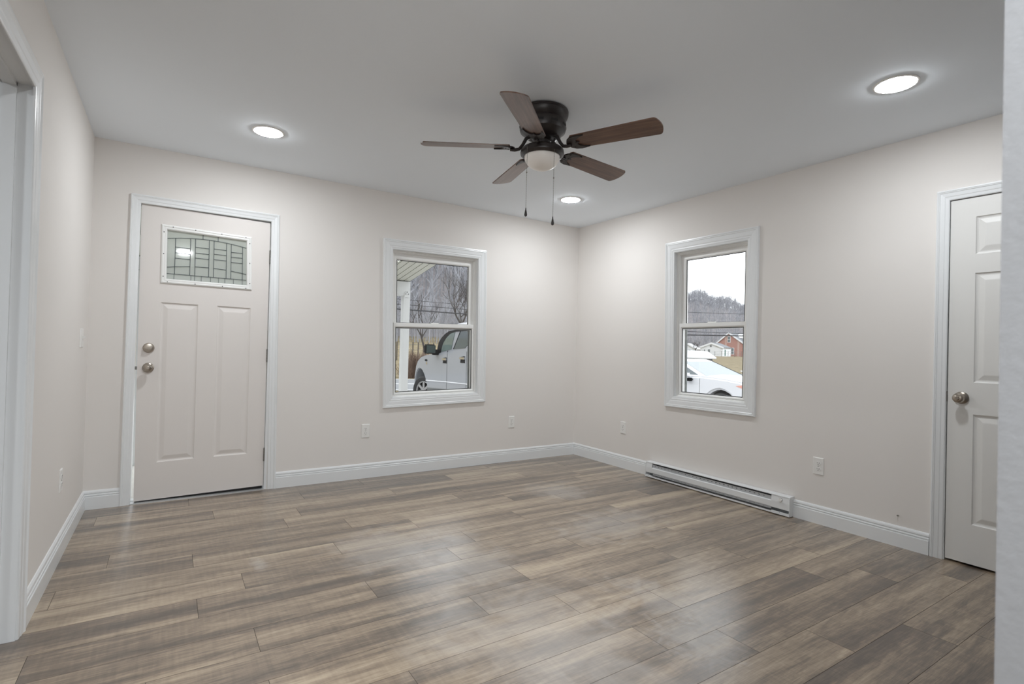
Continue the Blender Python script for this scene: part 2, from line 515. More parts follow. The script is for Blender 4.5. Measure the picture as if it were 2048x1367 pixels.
# baseboards
BB = [(0, 0), (0.016, 0), (0.016, 0.080), (0.0145, 0.083), (0.0085, 0.0840), (0.0080, 0.0865), (0.0135, 0.0900), (0.0130, 0.0945), (0.0105, 0.0975), (0.0055, 0.0985), (0.0050, 0.1015), (0.0110, 0.1050), (0.0095, 0.114), (0.004, 0.1225), (0, 0.1232)]
def bboard(name, path, side, label):
    bm = bmesh.new()
    sweep(bm, path, BB, False, FL, side)
    struct(name, bm, M['trim'], label, 'baseboard')
bboard('baseboard_back', [(-2.995, 0), (0, 0), (0, -1.085)], -1, 'white baseboard from the front door round the corner to the heater')
bboard('baseboard_right', [(0, -2.408), (0, -3.192)], -1, 'white baseboard between heater and right-hand door')
bboard('baseboard_left', [(-L, -1.70), (-L, 0), (-3.967, 0)], -1, 'white baseboard from left doorway round the corner to the front door')

# ------------------------------------------------------------------ casings
def cas_prof(w):
    return [(0, 0), (0, 0.014), (0.003, 0.018), (w * 0.14, 0.019), (w * 0.19, 0.0165), (w * 0.24, 0.0175), (w * 0.30, 0.0145), (w * 0.62, 0.0125), (w * 0.68, 0.0105), (w * 0.92, 0.0095), (w - 0.002, 0.008), (w, 0.006), (w, 0)]
def trim(name, path, w, mp, side, label, extra=None):
    bm = bmesh.new()
    sweep(bm, path, cas_prof(w), False, mp, side)
    if extra: extra(bm)
    return struct(name, bm, M['trim'], label, 'door trim')
def jambA(bm):
    box(bm, -3.925, -3.908, -0.002, WT, 0, 2.083); box(bm, -3.076, -3.058, -0.002, WT, 0, 2.08); box(bm, -3.922, -3.06, -0.002, WT, 2.066, 2.083)
    box(bm, -3.079, -3.068, 0.06, 0.10, 0, 2.066); box(bm, -3.91, -3.07, 0.06, 0.10, 2.052, 2.068)
trim('trim_1', DOOR_A_CAS, 0.058, WA, -1, 'white casing around the front door', jambA)
def jambB(bm):
    for a, b in ((DY0 - 0.015, DY0), (DY1, DY1 + 0.015)):
        box(bm, -0.001, WT, a, b, 0, DZ)
    box(bm, -0.001, WT, DY1, DY0, DZ - 0.015, DZ)
    box(bm, 0.042, 0.055, DY1 + 0.01, DY0 - 0.01, DZ - 0.03, DZ - 0.012); box(bm, 0.042, 0.055, DY0 - 0.026, DY0 - 0.012, 0, DZ)
trim('trim_2', [(-3.196, 0), (-3.204, 2.096), (-4.108, 2.090), (-4.108, 0)], 0.060, WB, 1, 'white casing around the right-hand six-panel door', jambB)
def jambL(bm):
    x0, x1 = -L - 0.12, -L + 0.001
    for a, b in ((LY0 - 0.018, LY0), (LY1, LY1 + 0.018)):
        box(bm, x0, x1, a, b, 0, LZ)
    box(bm, x0, x1, LY1, LY0, LZ - 0.018, LZ)
    # door stop
    for a, b in ((LY0 - 0.030, LY0 - 0.017), (LY1 + 0.017, LY1 + 0.030)):
        box(bm, x0 + 0.036, x0 + 0.074, a, b, 0, LZ)
    box(bm, x0 + 0.036, x0 + 0.074, LY1, LY0, LZ - 0.030, LZ - 0.017)
trim('trim_3', [(-1.700, 0), (-1.722, 2.140), (-2.69, 2.140), (-2.69, 0)], 0.078, WL, 1, 'white casing and jamb of the open doorway at the left edge', jambL)

# ------------------------------------------------------------------ doors
PANEL = [(0, 0), (0.004, -0.005), (0.010, -0.0075), (0.016, -0.0075), (0.040, -0.0015), (0.044, -0.001)]
def slab(name, parent, outline, panels, holes, mp, d_face, thick, mt):
    bm = bmesh.new()
    f = lambda u, v, d: mp(u, v, d + d_face)
    a = holed(bm, outline, list(panels) + list(holes), 0, f)
    b = holed(bm, outline, holes, -thick, f)
    for i in range(len(outline)):
        j = (i + 1) % len(outline)
        bm.faces.new((a[0][i], a[0][j], b[0][j], b[0][i]))
    for h in range(len(holes)):
        la, lb = a[1 + len(panels) + h], b[1 + h]
        for i in range(len(la)):
            j = (i + 1) % len(la)
            bm.faces.new((la[i], la[j], lb[j], lb[i]))
    for p in panels: nested(bm, p, PANEL, f)
    return link(name, bm, mt, parent)

def knob_mat(mp, u, v, d):
    """matrix whose z axis points out of the wall"""
    o = Vector(mp(u, v, d)); z = (Vector(mp(u, v, d + 1)) - o).normalized(); x = (Vector(mp(u + 1, v, d)) - o).normalized(); y = z.cross(x)
    mm = Matrix((x, y, z)).transposed().to_4x4(); mm.translation = o
    return mm

d1 = empty('door_1', (-3.485, 0.03, 0.014), 'pale front door with a leaded glass lite and two tall panels', 'door', kind='structure')
pL = [(-3.770, 1.391), (-3.545, 1.387), (-3.542, 0.278), (-3.766, 0.271)]
pR = [(-3.425, 1.388), (-3.203, 1.384), (-3.199, 0.281), (-3.420, 0.279)]
lite_o = [(-3.780, 1.937), (-3.211, 1.922), (-3.200, 1.519), (-3.776, 1.523)]
lite_i = [(-3.743, 1.909), (-3.237, 1.899), (-3.231, 1.557), (-3.744, 1.559)]
slab('slab', d1, SLAB_A, [pL, pR], [inset(lite_i, -0.008)], WA, -0.010, 0.044, M['door'])
bm = bmesh.new()
nested(bm, lite_o, [(0, -0.010), (0, -0.004), (0.006, 0.001), (0.012, 0.002), (0.016, -0.001), (0.027, 0.0), (0.033, -0.004), (0.036, -0.018)], WA, fill=False)
lf = link('lite_frame', bm, M['vinyl'], d1)
F = bil(lite_o, 1.0, 1.0)
for (a, b) in [(0.12, .972), (.36, .972), (.65, .972), (.93, .972), (0.07, .028), (.36, .028), (.66, .028), (.93, .028),
               (.026, .87), (.026, .5), (.026, .12), (.976, .87), (.976, .5), (.976, .12)]:
    q = F(a - 0.5, b)
    bm = bmesh.new()
    lathe(bm, [(0.0, 0.0035), (0.0032, 0.003), (0.0036, 0.0)], 10, knob_mat(WA, q.x, q.y, -0.0005))
    s = link('screw', bm, M['rubber'], lf, smooth=True)
G = bil(lite_i, 1.0, 1.0)
bm = bmesh.new()
gv = [G(-.51, -.01), G(.51, -.01), G(.51, 1.01), G(-.51, 1.01)]
plate(bm, gv, [], -0.026, -0.020, WA)
link('lite_glass', bm, M['lite'], d1)
def came_mesh():
    bm = bmesh.new()
    arch = lambda u: 1 - (0.115 + 0.30 * (u - 0.5) ** 2)
    arch2 = lambda u: 1 - (0.70 + 0.28 * (u - 0.5) ** 2)
    def bar(a, b, w=0.0022):
        p, q = G(a[0] - .5, a[1]), G(b[0] - .5, b[1])
        d = (q - p).normalized(); n = Vector((-d.y, d.x)) * w
        plate(bm, [p + n, q + n, q - n, p - n], [], -0.020, -0.0165, WA)
    cols = (.095, .275, .335, .505, .565, .725, .785, .935)
    base = 1 - 0.895
    for u in cols: bar((u, base), (u, arch(u)))
    us = [0.0, .15, .3, .42, .5, .62, .75, .88, 1.0]
    for a, b in zip(us, us[1:]):
        bar((a, arch(a)), (b, arch(b)))
    bar((0, base), (1, base))
    for u in (.425, .615): bar((u, arch(u)), (u, 1.0))
    for (a, b), hs in zip(((.095, .275), (.335, .505), (.565, .725), (.785, .935)), ((.345, .46, .57), (.30, .42, .525), (.29, .40, .515), (.315, .42, .535))):
        for h in hs: bar((a, 1 - h), (b, 1 - h))
        bar((a, arch2(a)), (b, arch2(b)))
    bar((0, arch2(0)), (.095, arch2(.095))); bar((.935, arch2(.935)), (1, arch2(1)))
    for u in (.09, .29, .335, .415, .53, .63, .71, .82, .935): bar((u, 0), (u, base), 0.0014)
    return bm
link('came', came_mesh(), M['came'], d1)
# hardware
bm = bmesh.new()
lathe(bm, [(0.034, 0.0), (0.034, 0.006), (0.031, 0.010), (0.029, 0.014), (0.018, 0.016), (0.0, 0.016)], 40, knob_mat(WA, -3.832, 1.069, -0.010))
db = link('deadbolt', bm, M['nickel'], d1, smooth=True)
bm = bmesh.new(); q = WA(-3.832, 1.069, 0.006)
box(bm, q[0] - 0.020, q[0] + 0.020, q[1] - 0.017, q[1], q[2] - 0.006, q[2] + 0.006); bevel(bm, 0.003, 2)
link('thumb_turn', bm, M['nickel'], db)
def knob(parent, mp, u, v, d, matn):
    bm = bmesh.new()
    lathe(bm, [(0.034, 0.0), (0.034, 0.005), (0.031, 0.009), (0.022, 0.012), (0.014, 0.016), (0.012, 0.026), (0.015, 0.032), (0.024, 0.038), (0.0275, 0.046), (0.0275, 0.052), (0.024, 0.060), (0.014, 0.065), (0.0, 0.066)], 44, knob_mat(mp, u, v, d))
    k = link('door_knob', bm, matn, parent, smooth=True)
    bm = bmesh.new()
    lathe(bm, [(0.010, 0.064), (0.010, 0.069), (0.008, 0.071), (0.0, 0.071)], 20, knob_mat(mp, u, v, d))
    link('turn_button', bm, matn, k, smooth=True)
knob(d1, WA, -3.831, 0.932, -0.010, M['nickel'])
bm = bmesh.new()
box(bm, -3.9075, -3.885, 0.020, 0.040, 0.918, 0.940)
link('latch_bolt', bm, M['steel'], d1)
for zc in (1.785, 1.025, 0.266):
    bm = bmesh.new()
    for k in range(5):
        z0 = zc - 0.05 + k * 0.02
        lathe(bm, [(0.0, z0 + 0.0005), (0.0062, z0 + 0.0005), (0.0062, z0 + 0.0195), (0.0, z0 + 0.0195)], 14, Matrix.Translation((-3.080, 0.002, 0)))
    lathe(bm, [(0.0, zc + 0.05), (0.004, zc + 0.052), (0.0, zc + 0.056)], 12, Matrix.Translation((-3.080, 0.002, 0)))
    box(bm, -3.0805, -3.072, 0.004, 0.008, zc - 0.05, zc + 0.05)
    link('hinge', bm, M['steel'], d1, smooth=True)
bm = bmesh.new()
box(bm, -3.886, -3.086, 0.016, 0.050, 0.009, 0.026)
link('door_sweep', bm, M['rubber'], d1)
bm = bmesh.new()
box(bm, -3.908, -3.076, -0.012, 0.14, 0.0, 0.006)
box(bm, -3.908, -3.076, 0.06, 0.11, 0.0, 0.009)
struct('trim_4', bm, M['sill'], 'silver threshold under the front door', 'threshold')

d2 = empty('door_2', (0.02, -3.65, 0.012), 'white six-panel door at the right edge of the view', 'door', kind='structure')
y0, y1 = DY0 - 0.0185, DY1 + 0.0185
out2 = [(y0 - 0.002, 2.032), (y1, 2.032), (y1, 0.012), (y0, 0.012)]
def pq(ya, yb, za, zb): return [(ya, zb), (yb, zb), (yb, za), (ya, za)]
pan2 = []
yc = (y0 + y1) / 2
for ya, yb in ((-3.378, -3.378 - 0.235), (2 * yc + 3.378 + 0.235, 2 * yc + 3.378)):
    for za, zb in ((1.716, 1.924), (1.008, 1.612), (0.228, 0.833)):
        pan2.append(pq(ya, yb, za, zb))
PANEL2 = PANEL
slab('slab', d2, out2, pan2, [], WB, -0.003, 0.035, M['door2'])
knob(d2, WB, -3.327, 0.920, -0.003, M['nickel'])
bm = bmesh.new(); box(bm, -0.0022, 0.03, DY0 - 0.0165, DY0 - 0.0145, 0.895, 0.952)
box(bm, -0.003, 0.002, DY0 - 0.018, DY0 - 0.004, 0.895, 0.952)
link('strike_plate', bm, M['steel'], d2)

# ------------------------------------------------------------------ windows
def make_window(name, corners, w, h, cw, mp, label, side, glass):
    root = empty(name, mp(*(((Vector(corners[2]) + Vector(corners[3])) / 2)[:]), 0), label, 'window', kind='structure')
    f2 = bil(corners, w, h)
    def mq(s, t, d):
        q = f2(s, t); return mp(q.x, q.y, d)
    hw = w / 2
    rect = lambda i: [(-hw + i, i), (hw - i, i), (hw - i, h - i), (-hw + i, h - i)]
    # casing
    bm = bmesh.new()
    pr = [(0, 0), (0, 0.014), (0.003, 0.019), (0.011, 0.020), (0.014, 0.0165), (0.021, 0.0178), (0.026, 0.0145), (cw * 0.62, 0.0125), (cw * 0.68, 0.010), (cw * 0.80, 0.0105), (cw * 0.86, 0.008), (cw, 0.0065), (cw, 0)]
    sweep(bm, rect(0), pr, True, mq, 1)
    link('casing', bm, M['trim'], root)
    # jamb liner
    bm = bmesh.new()
    nested(bm, rect(cw), [(0.0, 0.0), (-0.0005, 0.001), (0.004, 0.001), (0.004, -0.035)], mq, fill=False)
    link('jamb_liner', bm, M['trim'], root)
    # vinyl main frame with a stepped inner edge
    bm = bmesh.new()
    nested(bm, rect(cw), [(-0.008, -0.028), (0.004, -0.028), (0.010, -0.030), (0.012, -0.034), (0.018, -0.034), (0.020, -0.040), (0.024, -0.042), (0.024, -0.066), (0.030, -0.066), (0.030, -0.118), (-0.008, -0.118)], mq, fill=False)
    fr = link('frame', bm, M['vinyl'], root)
    bm = bmesh.new()
    nested(bm, rect(cw), [(0.026, -0.112), (0.040, -0.112), (0.040, -0.128), (0.02, -0.128)], mq, fill=False)
    link('outer_track', bm, M['screen'], fr)
    g = glass
    # sashes: (glass s0,s1,t0,t1, depth front, depth back, stile)
    iw = hw - cw - 0.026
    def sash(nm, t0, t1, df, db, gs0, gs1, gt0, gt1):
        bm = bmesh.new()
        o = [(-iw, t0), (iw, t0), (iw, t1), (-iw, t1)]
        gl = [(gs0, gt0), (gs1, gt0), (gs1, gt1), (gs0, gt1)]
        bev = inset(gl, -0.010)
        rows = []
        for poly, d in ((o, db), (o, df - 0.003), (inset(o, 0.003), df), (bev, df), (gl, df - 0.008), (gl, db)):
            rows.append([bm.verts.new(mq(p[0], p[1], d)) for p in poly])
        rows.append(rows[0])
        for a, b in zip(rows, rows[1:]):
            for i in range(4):
                j = (i + 1) % 4
                bm.faces.new((a[i], a[j], b[j], b[i]))
        sh = link(nm, bm, M['vinyl'], root)
        bm = bmesh.new()
        gr = inset(gl, 0.006)
        plate(bm, inset(gl, -0.001), [gr], df - 0.013, df - 0.0085, mq)
        link('gasket', bm, M['gasket'], sh)
        bm = bmesh.new()
        plate(bm, inset(gl, -0.004), [], df - 0.018, df - 0.014, mq)
        link('glass_pane', bm, M['pane'], sh)
        return sh
    sash('upper_sash', g['u0'] - 0.048, h - cw - 0.026, -0.068, -0.098, -g['us'], g['us'], g['u0'], g['u1'])
    lo = sash('lower_sash', cw + 0.022, g['l1'] + 0.042, -0.034, -0.064, -g['ls'], g['ls'], g['l0'], g['l1'])
    # sash lock on the meeting rail
    bm = bmesh.new()
    v = g['l1'] + 0.042
    box(bm, -0.035, 0.035, v, v + 0.008, -0.060, -0.040, mq)
    link('sash_lock', bm, M['vinyl'], lo)
    return root
make_window('window_1', WIN_A, 1.024, 1.466, 0.085, WA, 'white double-hung window on the back wall looking onto the porch', 1,
            dict(us=0.362, ls=0.384, u0=0.742, u1=1.304, l0=0.128, l1=0.702))
make_window('window_2', WIN_B, 0.876, 1.445, 0.092, WB, 'white double-hung window on the right wall above the heater', -1,
            dict(us=0.280, ls=0.296, u0=0.728, u1=1.285, l0=0.132, l1=0.687))

# ------------------------------------------------------------------ outlets and switch
def outlet(mp, u, v, label, group='wall outlets around the room'):
    r = empty('wall_outlet', mp(u, v, 0), label, 'outlet', group)
    bm = bmesh.new()
    nested(bm, [(u - .035, v - .0575), (u + .035, v - .0575), (u + .035, v + .0575), (u - .035, v + .0575)], [(0, 0), (0, 0.003), (0.0025, 0.0055), (0.004, 0.006)], mp)
    link('cover_plate', bm, M['plastic'], r)
    for s in (-1, 1):
        bm = bmesh.new()
        vc = v + s * 0.0195
        pts = [(u + 0.017 * math.cos(a) , vc + max(-0.0125, min(0.0125, 0.017 * math.sin(a)))) for a in [2 * PI * k / 28 for k in range(28)]]
        plate(bm, pts, [], 0.005, 0.0078, mp)
        rc = link('receptacle', bm, M['plastic'], r)
        bm = bmesh.new()
        for du, hh in ((-0.0065, 0.0045), (0.0065, 0.0037)):
            box(bm, u + du - 0.0011, u + du + 0.0011, vc + 0.003 - hh, vc + 0.003 + hh, 0.0070, 0.0082, lambda a, b, c: mp(a, b, c))
        lathe(bm, [(0.0, 0.0083), (0.0024, 0.0082), (0.0024, 0.007)], 10, knob_mat(mp, u, vc - 0.0072, 0))
        link('slot', bm, M['slot'], rc)
    bm = bmesh.new()
    lathe(bm, [(0.0, 0.0075), (0.0028, 0.0068), (0.003, 0.0055)], 12, knob_mat(mp, u, v, 0))
    link('screw', bm, M['steel'], r, smooth=True)
outlet(WA, -2.297, 0.397, 'white wall outlet beside the front door, left of the porch window')
outlet(WA, -0.820, 0.391, 'white wall outlet on the back wall near the corner')
outlet(WB, -0.733, 0.388, 'white wall outlet on the right wall near the corner, left of the heater')
outlet(WB, -2.567, 0.386, 'white wall outlet above the right end of the heater')
outlet(WL, -0.895, 0.395, 'white wall outlet low on the left wall')
r = empty('light_switch', WL(-0.318, 1.127, 0), 'white double light switch on the left wall by the front door', 'light switch')
bm = bmesh.new(); u, v = -0.318, 1.127
nested(bm, [(u - .058, v - .058), (u + .058, v - .058), (u + .058, v + .058), (u - .058, v + .058)], [(0, 0), (0, 0.003), (0.0025, 0.0055), (0.004, 0.006)], WL)
link('cover_plate', bm, M['plastic'], r)
for s in (-1, 1):
    bm = bmesh.new()
    box(bm, u + s * 0.023 - 0.005, u + s * 0.023 + 0.005, v - 0.012, v + 0.012, 0.005, 0.008, WL)
    box(bm, u + s * 0.023 - 0.0035, u + s * 0.023 + 0.0035, v - 0.002, v + 0.011, 0.006, 0.019, WL)
    link('toggle', bm, M['plastic'], r)
# little screw left in the wall
bm = bmesh.new()
lathe(bm, [(0.0, 0.012), (0.005, 0.011), (0.005, 0.008), (0.002, 0.007), (0.002, -0.01)], 12, knob_mat(WB, -3.035, 0.185, 0))
tag(link('wall_screw', bm, M['steel'], smooth=True), 'small brown screw in the right wall just above the baseboard', 'screw')

# ------------------------------------------------------------------ baseboard heater
def heater():
    ya, yb = -1.09, -2.405
    r = empty('baseboard_heater', (-0.03, (ya + yb) / 2, 0), 'white electric baseboard heater under the right-hand window', 'heater')
    def prism(prof, a, b):
        bm = bmesh.new()
        v0 = [bm.verts.new(WB(a, z, d)) for d, z in prof]; v1 = [bm.verts.new(WB(b, z, d)) for d, z in prof]
        n = len(prof)
        for i in range(n):
            j = (i + 1) % n
            bm.faces.new((v0[i], v0[j], v1[j], v1[i]))
        bm.faces.new(v0); bm.faces.new(v1)
        return bm
    link('back_plate', prism([(0.001, 0.006), (0.004, 0.006), (0.004, 0.138), (0.001, 0.138)], ya - 0.002, yb + 0.002), M['fins'], r)
    link('top_hood', prism([(0.004, 0.141), (0.004, 0.138), (0.055, 0.1365), (0.058, 0.1330), (0.0605, 0.1330), (0.0595, 0.138), (0.052, 0.1405)], ya, yb), M['heater'], r)
    link('front_panel', prism([(0.058, 0.050), (0.062, 0.048), (0.062, 0.087), (0.057, 0.094), (0.055, 0.093), (0.059, 0.086)], ya - 0.07, yb + 0.13), M['heater'], r)
    link('bottom_lip', prism([(0.004, 0.006), (0.004, 0.009), (0.066, 0.009), (0.066, 0.018), (0.0675, 0.018), (0.0675, 0.006)], ya, yb), M['heater'], r)
    # finned element, seen as a perforated strip through both slots
    bm = bmesh.new()
    n = 90
    for i in range(n):
        y = ya - 0.085 + (yb + 0.14 - ya + 0.085) * i / (n - 1)
        box(bm, y - 0.0008, y + 0.0008, 0.040, 0.112, 0.012, 0.046, WB)
    e = link('fin_element', bm, M['fins'], r); 
    # perforated reflector behind the slots
    bm = bmesh.new()
    holes = []
    for zc in (0.108, 0.036):
        k = 0
        y = ya - 0.10
        while y > yb + 0.16:
            holes.append([(y + 0.006, zc - 0.002), (y - 0.006, zc - 0.002), (y - 0.006, zc + 0.002), (y + 0.006, zc + 0.002)])
            y -= 0.0365
    plate(bm, [(ya - 0.075, 0.028), (yb + 0.135, 0.028), (yb + 0.135, 0.120), (ya - 0.075, 0.120)], holes, 0.0525, 0.0535, WB)
    link('perforated_guard', bm, M['guard'], r)
    for nm, a, b in (('end_box', ya, ya - 0.072), ('end_box', yb + 0.132, yb)):
        o = link(nm, prism([(0.004, 0.028), (0.060, 0.044), (0.063, 0.046), (0.063, 0.092), (0.058, 0.132), (0.004, 0.134)], a - 0.001, b + 0.001), M['heater'], r)
        bm = bmesh.new()
        box(bm, min(a, b) + 0.004, max(a, b) - 0.004, 0.010, 0.024, 0.0615, 0.0635, WB)
        c = link('toe_plate', bm, M['heater'], o)
        bm = bmesh.new(); lathe(bm, [(0, 0.0655), (0.003, 0.065), (0.003, 0.062)], 10, knob_mat(WB, (a + b) / 2, 0.017, 0))
        link('screw', bm, M['slot'], r)
    eo = o
    # thermostat dial on the right-hand end box
    bm = bmesh.new()
    lathe(bm, [(0.0125, 0.0), (0.0125, 0.008), (0.0105, 0.011), (0.0, 0.0115)], 24, knob_mat(WB, yb + 0.062, 0.108, 0.0595))
    link('thermostat_dial', bm, M['plastic'], eo, smooth=True)
    bm = bmesh.new()
    lathe(bm, [(0.0145, 0.0), (0.0145, 0.0018), (0.012, 0.002)], 24, knob_mat(WB, yb + 0.062, 0.108, 0.0590))
    link('dial_ring', bm, M['slot'], eo, smooth=True)
    for a, b in ((ya + 0.003, ya), (yb, yb - 0.003)):
        link('end_cap', prism([(0.001, 0.004), (0.068, 0.004), (0.068, 0.020), (0.0645, 0.040), (0.0645, 0.128), (0.052, 0.141), (0.001, 0.141)], a, b), M['heater'], r)
heater()

# ------------------------------------------------------------------ recessed lights
def downlight(x, y, label, group='recessed ceiling lights', lens='lens'):
    r = empty('recessed_light', (x, y, HC), label, 'ceiling light', group)
    bm = bmesh.new()
    lathe(bm, [(0.094, HC), (0.093, HC - 0.004), (0.086, HC - 0.006), (0.081, HC - 0.005), (0.081, HC)], 56, Matrix.Translation((x, y, 0)))
    link('trim_ring', bm, M['plastic'], r, smooth=True)
    bm = bmesh.new()
    lathe(bm, [(0.0808, HC - 0.0045), (0.078, HC - 0.0075), (0.068, HC - 0.0100), (0.04, HC - 0.012), (0.001, HC - 0.0125)], 56, Matrix.Translation((x, y, 0)))
    link('lens', bm, M[lens], r, smooth=True)
downlight(-3.225, -0.797, 'round recessed ceiling light nearest the front door')
downlight(-0.776, -0.800, 'round recessed ceiling light near the back corner, right of the fan')
downlight(-0.802, -3.293, 'round recessed ceiling light at upper right, near the right-hand door')
downlight(-3.56, -4.92, 'round recessed light in the hall behind the camera', lens='lens_hall')
downlight(-5.6, -2.4, 'added unseen fill light in the room left of the doorway', lens='lens_side_fill')  # assumed lamp, put in to light the doorway jamb

# ------------------------------------------------------------------ ceiling fan
def fan():
    cx, cy, zb = -2.045, -2.112, 2.213
    KF = 1.028
    S = Matrix.Translation((-1.998, -2.047, 2.243)) @ Matrix.Scale(KF, 4) @ Matrix.Translation((-cx, -cy, -zb))
    T = S @ Matrix.Translation((cx, cy, 0))
    TC = Matrix.Translation((-1.998, -2.047, 0))
    r = empty('ceiling_fan', (-1.998, -2.047, HC), 'dark bronze five-blade ceiling fan with a frosted light bowl', 'ceiling fan')
    bm = bmesh.new()
    lathe(bm, [(0.001, HC), (0.132, HC), (0.139, HC - 0.004), (0.141, HC - 0.011), (0.138, HC - 0.015), (0.141, HC - 0.019), (0.140, HC - 0.030), (0.135, HC - 0.042), (0.127, HC - 0.054), (0.118, HC - 0.062)], 64, TC)
    link('canopy', bm, M['bronze'], r, smooth=True)
    bm = bmesh.new()
    lathe(bm, [(0.110, 2.374), (0.119, 2.366), (0.1245, 2.356), (0.1255, 2.345), (0.1255, 2.318), (0.122, 2.306), (0.114, 2.300), (0.108, 2.295), (0.092, 2.280), (0.075, 2.272), (0.066, 2.270), (0.001, 2.270)], 64, T)
    mh = link('motor_housing', bm, M['bronze'], r, smooth=True)
    for k in range(10):      # vent slots round the drum
        bm = bmesh.new()
        a = 2 * PI * k / 10 + 0.2
        R = S @ Matrix.Translation((cx, cy, 2.331)) @ Matrix.Rotation(a, 4, 'Z')
        for v in box(bm, 0.1235, 0.1262, -0.018, 0.018, -0.006, 0.006): v.co = R @ v.co
        link('vent_slot', bm, M['rubber'], mh)
    bm = bmesh.new()
    lathe(bm, [(0.062, 2.272), (0.050, 2.262), (0.0405, 2.258), (0.040, 2.222), (0.044, 2.219)], 40, T)
    link('neck', bm, M['bronze'], r, smooth=True)
    bm = bmesh.new()
    lathe(bm, [(0.040, 2.224), (0.085, 2.222), (0.106, 2.216), (0.116, 2.206), (0.1185, 2.192), (0.117, 2.182), (0.108, 2.174), (0.100, 2.171), (0.096, 2.176), (0.09, 2.18)], 64, T)
    lr = link('light_ring', bm, M['bronze'], r, smooth=True)
    bm = bmesh.new()
    prof = [(0.0965, 2.176)] + [(0.0965 * math.cos(t), 2.172 - 0.072 * math.sin(t)) for t in [PI / 2 * k / 14 for k in range(0, 14)]] + [(0.001, 2.100)]
    lathe(bm, prof, 56, T)
    link('light_bowl', bm, M['bowl'], r, smooth=True)
    # blades
    R0, R1 = 0.178, 0.652
    def outline():
        pts = []
        w0, w1 = 0.055, 0.066
        pts += [(R0, -w0 + 0.012), (R0 + 0.010, -w0)]
        pts += [(R0 + 0.2, -0.0600), (R1 - 0.030, -w1)]
        for k in range(1, 6):
            a = -PI / 2 + PI / 2 * k / 6
            pts.append((R1 - 0.030 + 0.020 * math.cos(a), -w1 + 0.018 + 0.018 * math.sin(a)))
        for k in range(0, 9):
            t = -1 + 2 * k / 8
            pts.append((R1 - 0.008 + 0.010 * (1 - t * t), t * (w1 - 0.018)))
        for k in range(1, 6):
            a = PI / 2 * k / 6
            pts.append((R1 - 0.030 + 0.020 * math.cos(a), w1 - 0.018 + 0.018 * math.sin(a)))
        pts += [(R1 - 0.030, w1), (R0 + 0.2, 0.0600), (R0 + 0.010, w0), (R0, w0 - 0.012)]
        return pts
    for k in range(5):
        a = math.radians(150.6 + 72 * k)
        # positive pitch lifts the clockwise edge
        Mx = Matrix.Translation((cx, cy, zb)) @ Matrix.Rotation(a, 4, 'Z')
        Mx = S @ Mx
        P = Mx @ Matrix.Translation((0, 0, 0.010)) @ Matrix.Rotation(math.radians(0.9), 4, 'Y') @ Matrix.Rotation(math.radians(-12.5), 4, 'X')
        bm = bmesh.new()
        plate(bm, outline(), [], -0.003, 0.003, lambda u, v, d: (u, v, d))
        me_o = link('blade', bm, M['blade'])
        me_o.matrix_world = Matrix.Translation((1.998, 2.047, -HC)) @ P
        me_o.parent = r
        # iron: curved arm plus a scrolled fork under the blade root
        bm = bmesh.new()
        Pi = P.inverted() @ Mx
        arm = [(0.070, 0, 0.066), (0.090, 0, 0.052), (0.108, 0, 0.018), (0.126, 0, -0.004), (0.150, 0, -0.010), (0.175, 0, -0.009)]
        tube(bm, [Pi @ Vector(q) for q in arm], [0.011, 0.010, 0.009, 0.009, 0.009, 0.008], 10)
        fork = [(0.150, -0.008), (0.163, -0.034), (0.185, -0.050), (0.215, -0.056), (0.262, -0.050), (0.232, -0.040), (0.212, -0.026), (0.205, -0.010), (0.222, 0.0), (0.205, 0.010), (0.212, 0.026), (0.232, 0.040), (0.262, 0.050), (0.215, 0.056), (0.185, 0.050), (0.163, 0.034), (0.150, 0.008)]
        plate(bm, fork, [], -0.010, -0.0032, lambda u, v, d: (u, v, d))
        for q in ((0.182, -0.036), (0.182, 0.036), (0.200, 0.0)):
            lathe(bm, [(0.0, -0.0130), (0.005, -0.0120), (0.006, -0.0095)], 12, Matrix.Translation((q[0], q[1], 0)))
        ir = link('blade_iron', bm, M['bronze'], smooth=True)
        ir.parent = me_o
    # pull chains: (x, y) from the photo, hanging plumb
    fwd = Vector((0.545, 0.838, 0)); rt = Vector((0.838, -0.545, 0))
    for (sx, sd, z0, z1) in ((-0.083, -0.085, 2.200, 1.862), (0.058, -0.105, 2.178, 1.815)):
        c = Vector((cx, cy, 0)) + rt * sx + fwd * sd
        bm = bmesh.new()
        tube(bm, [(c.x, c.y, z0), (c.x, c.y, z1)], 0.0010, 6)
        n = int((z0 - z1) / 0.012)
        for i in range(n):
            bmesh.ops.create_icosphere(bm, subdivisions=1, radius=0.0018, matrix=Matrix.Translation((c.x, c.y, z1 + i * 0.012)))
        bmesh.ops.create_icosphere(bm, subdivisions=2, radius=0.004, matrix=Matrix.Translation((c.x, c.y, z0 - (z0 - z1) * 0.42)))
        bm.transform(S)
        ch = link('pull_chain', bm, M['steel'], r, smooth=True)
        bm = bmesh.new()
        lathe(bm, [(0.0, z1 + 0.010), (0.0025, z1 + 0.008), (0.0030, z1), (0.0062, z1 - 0.016), (0.0080, z1 - 0.026), (0.0066, z1 - 0.034), (0.0, z1 - 0.038)], 18, S @ Matrix.Translation((c.x, c.y, 0)))
        link('pull_knob', bm, M['bronze'], ch, smooth=True)
fan()
#EXTERIOR
# ================================================================== OUTSIDE
CX, CY = -3.708, -4.418
def pol(az, dist, z=0.0):
    a = math.radians(az)
    return Vector((CX + dist * math.sin(a), CY + dist * math.cos(a), z))

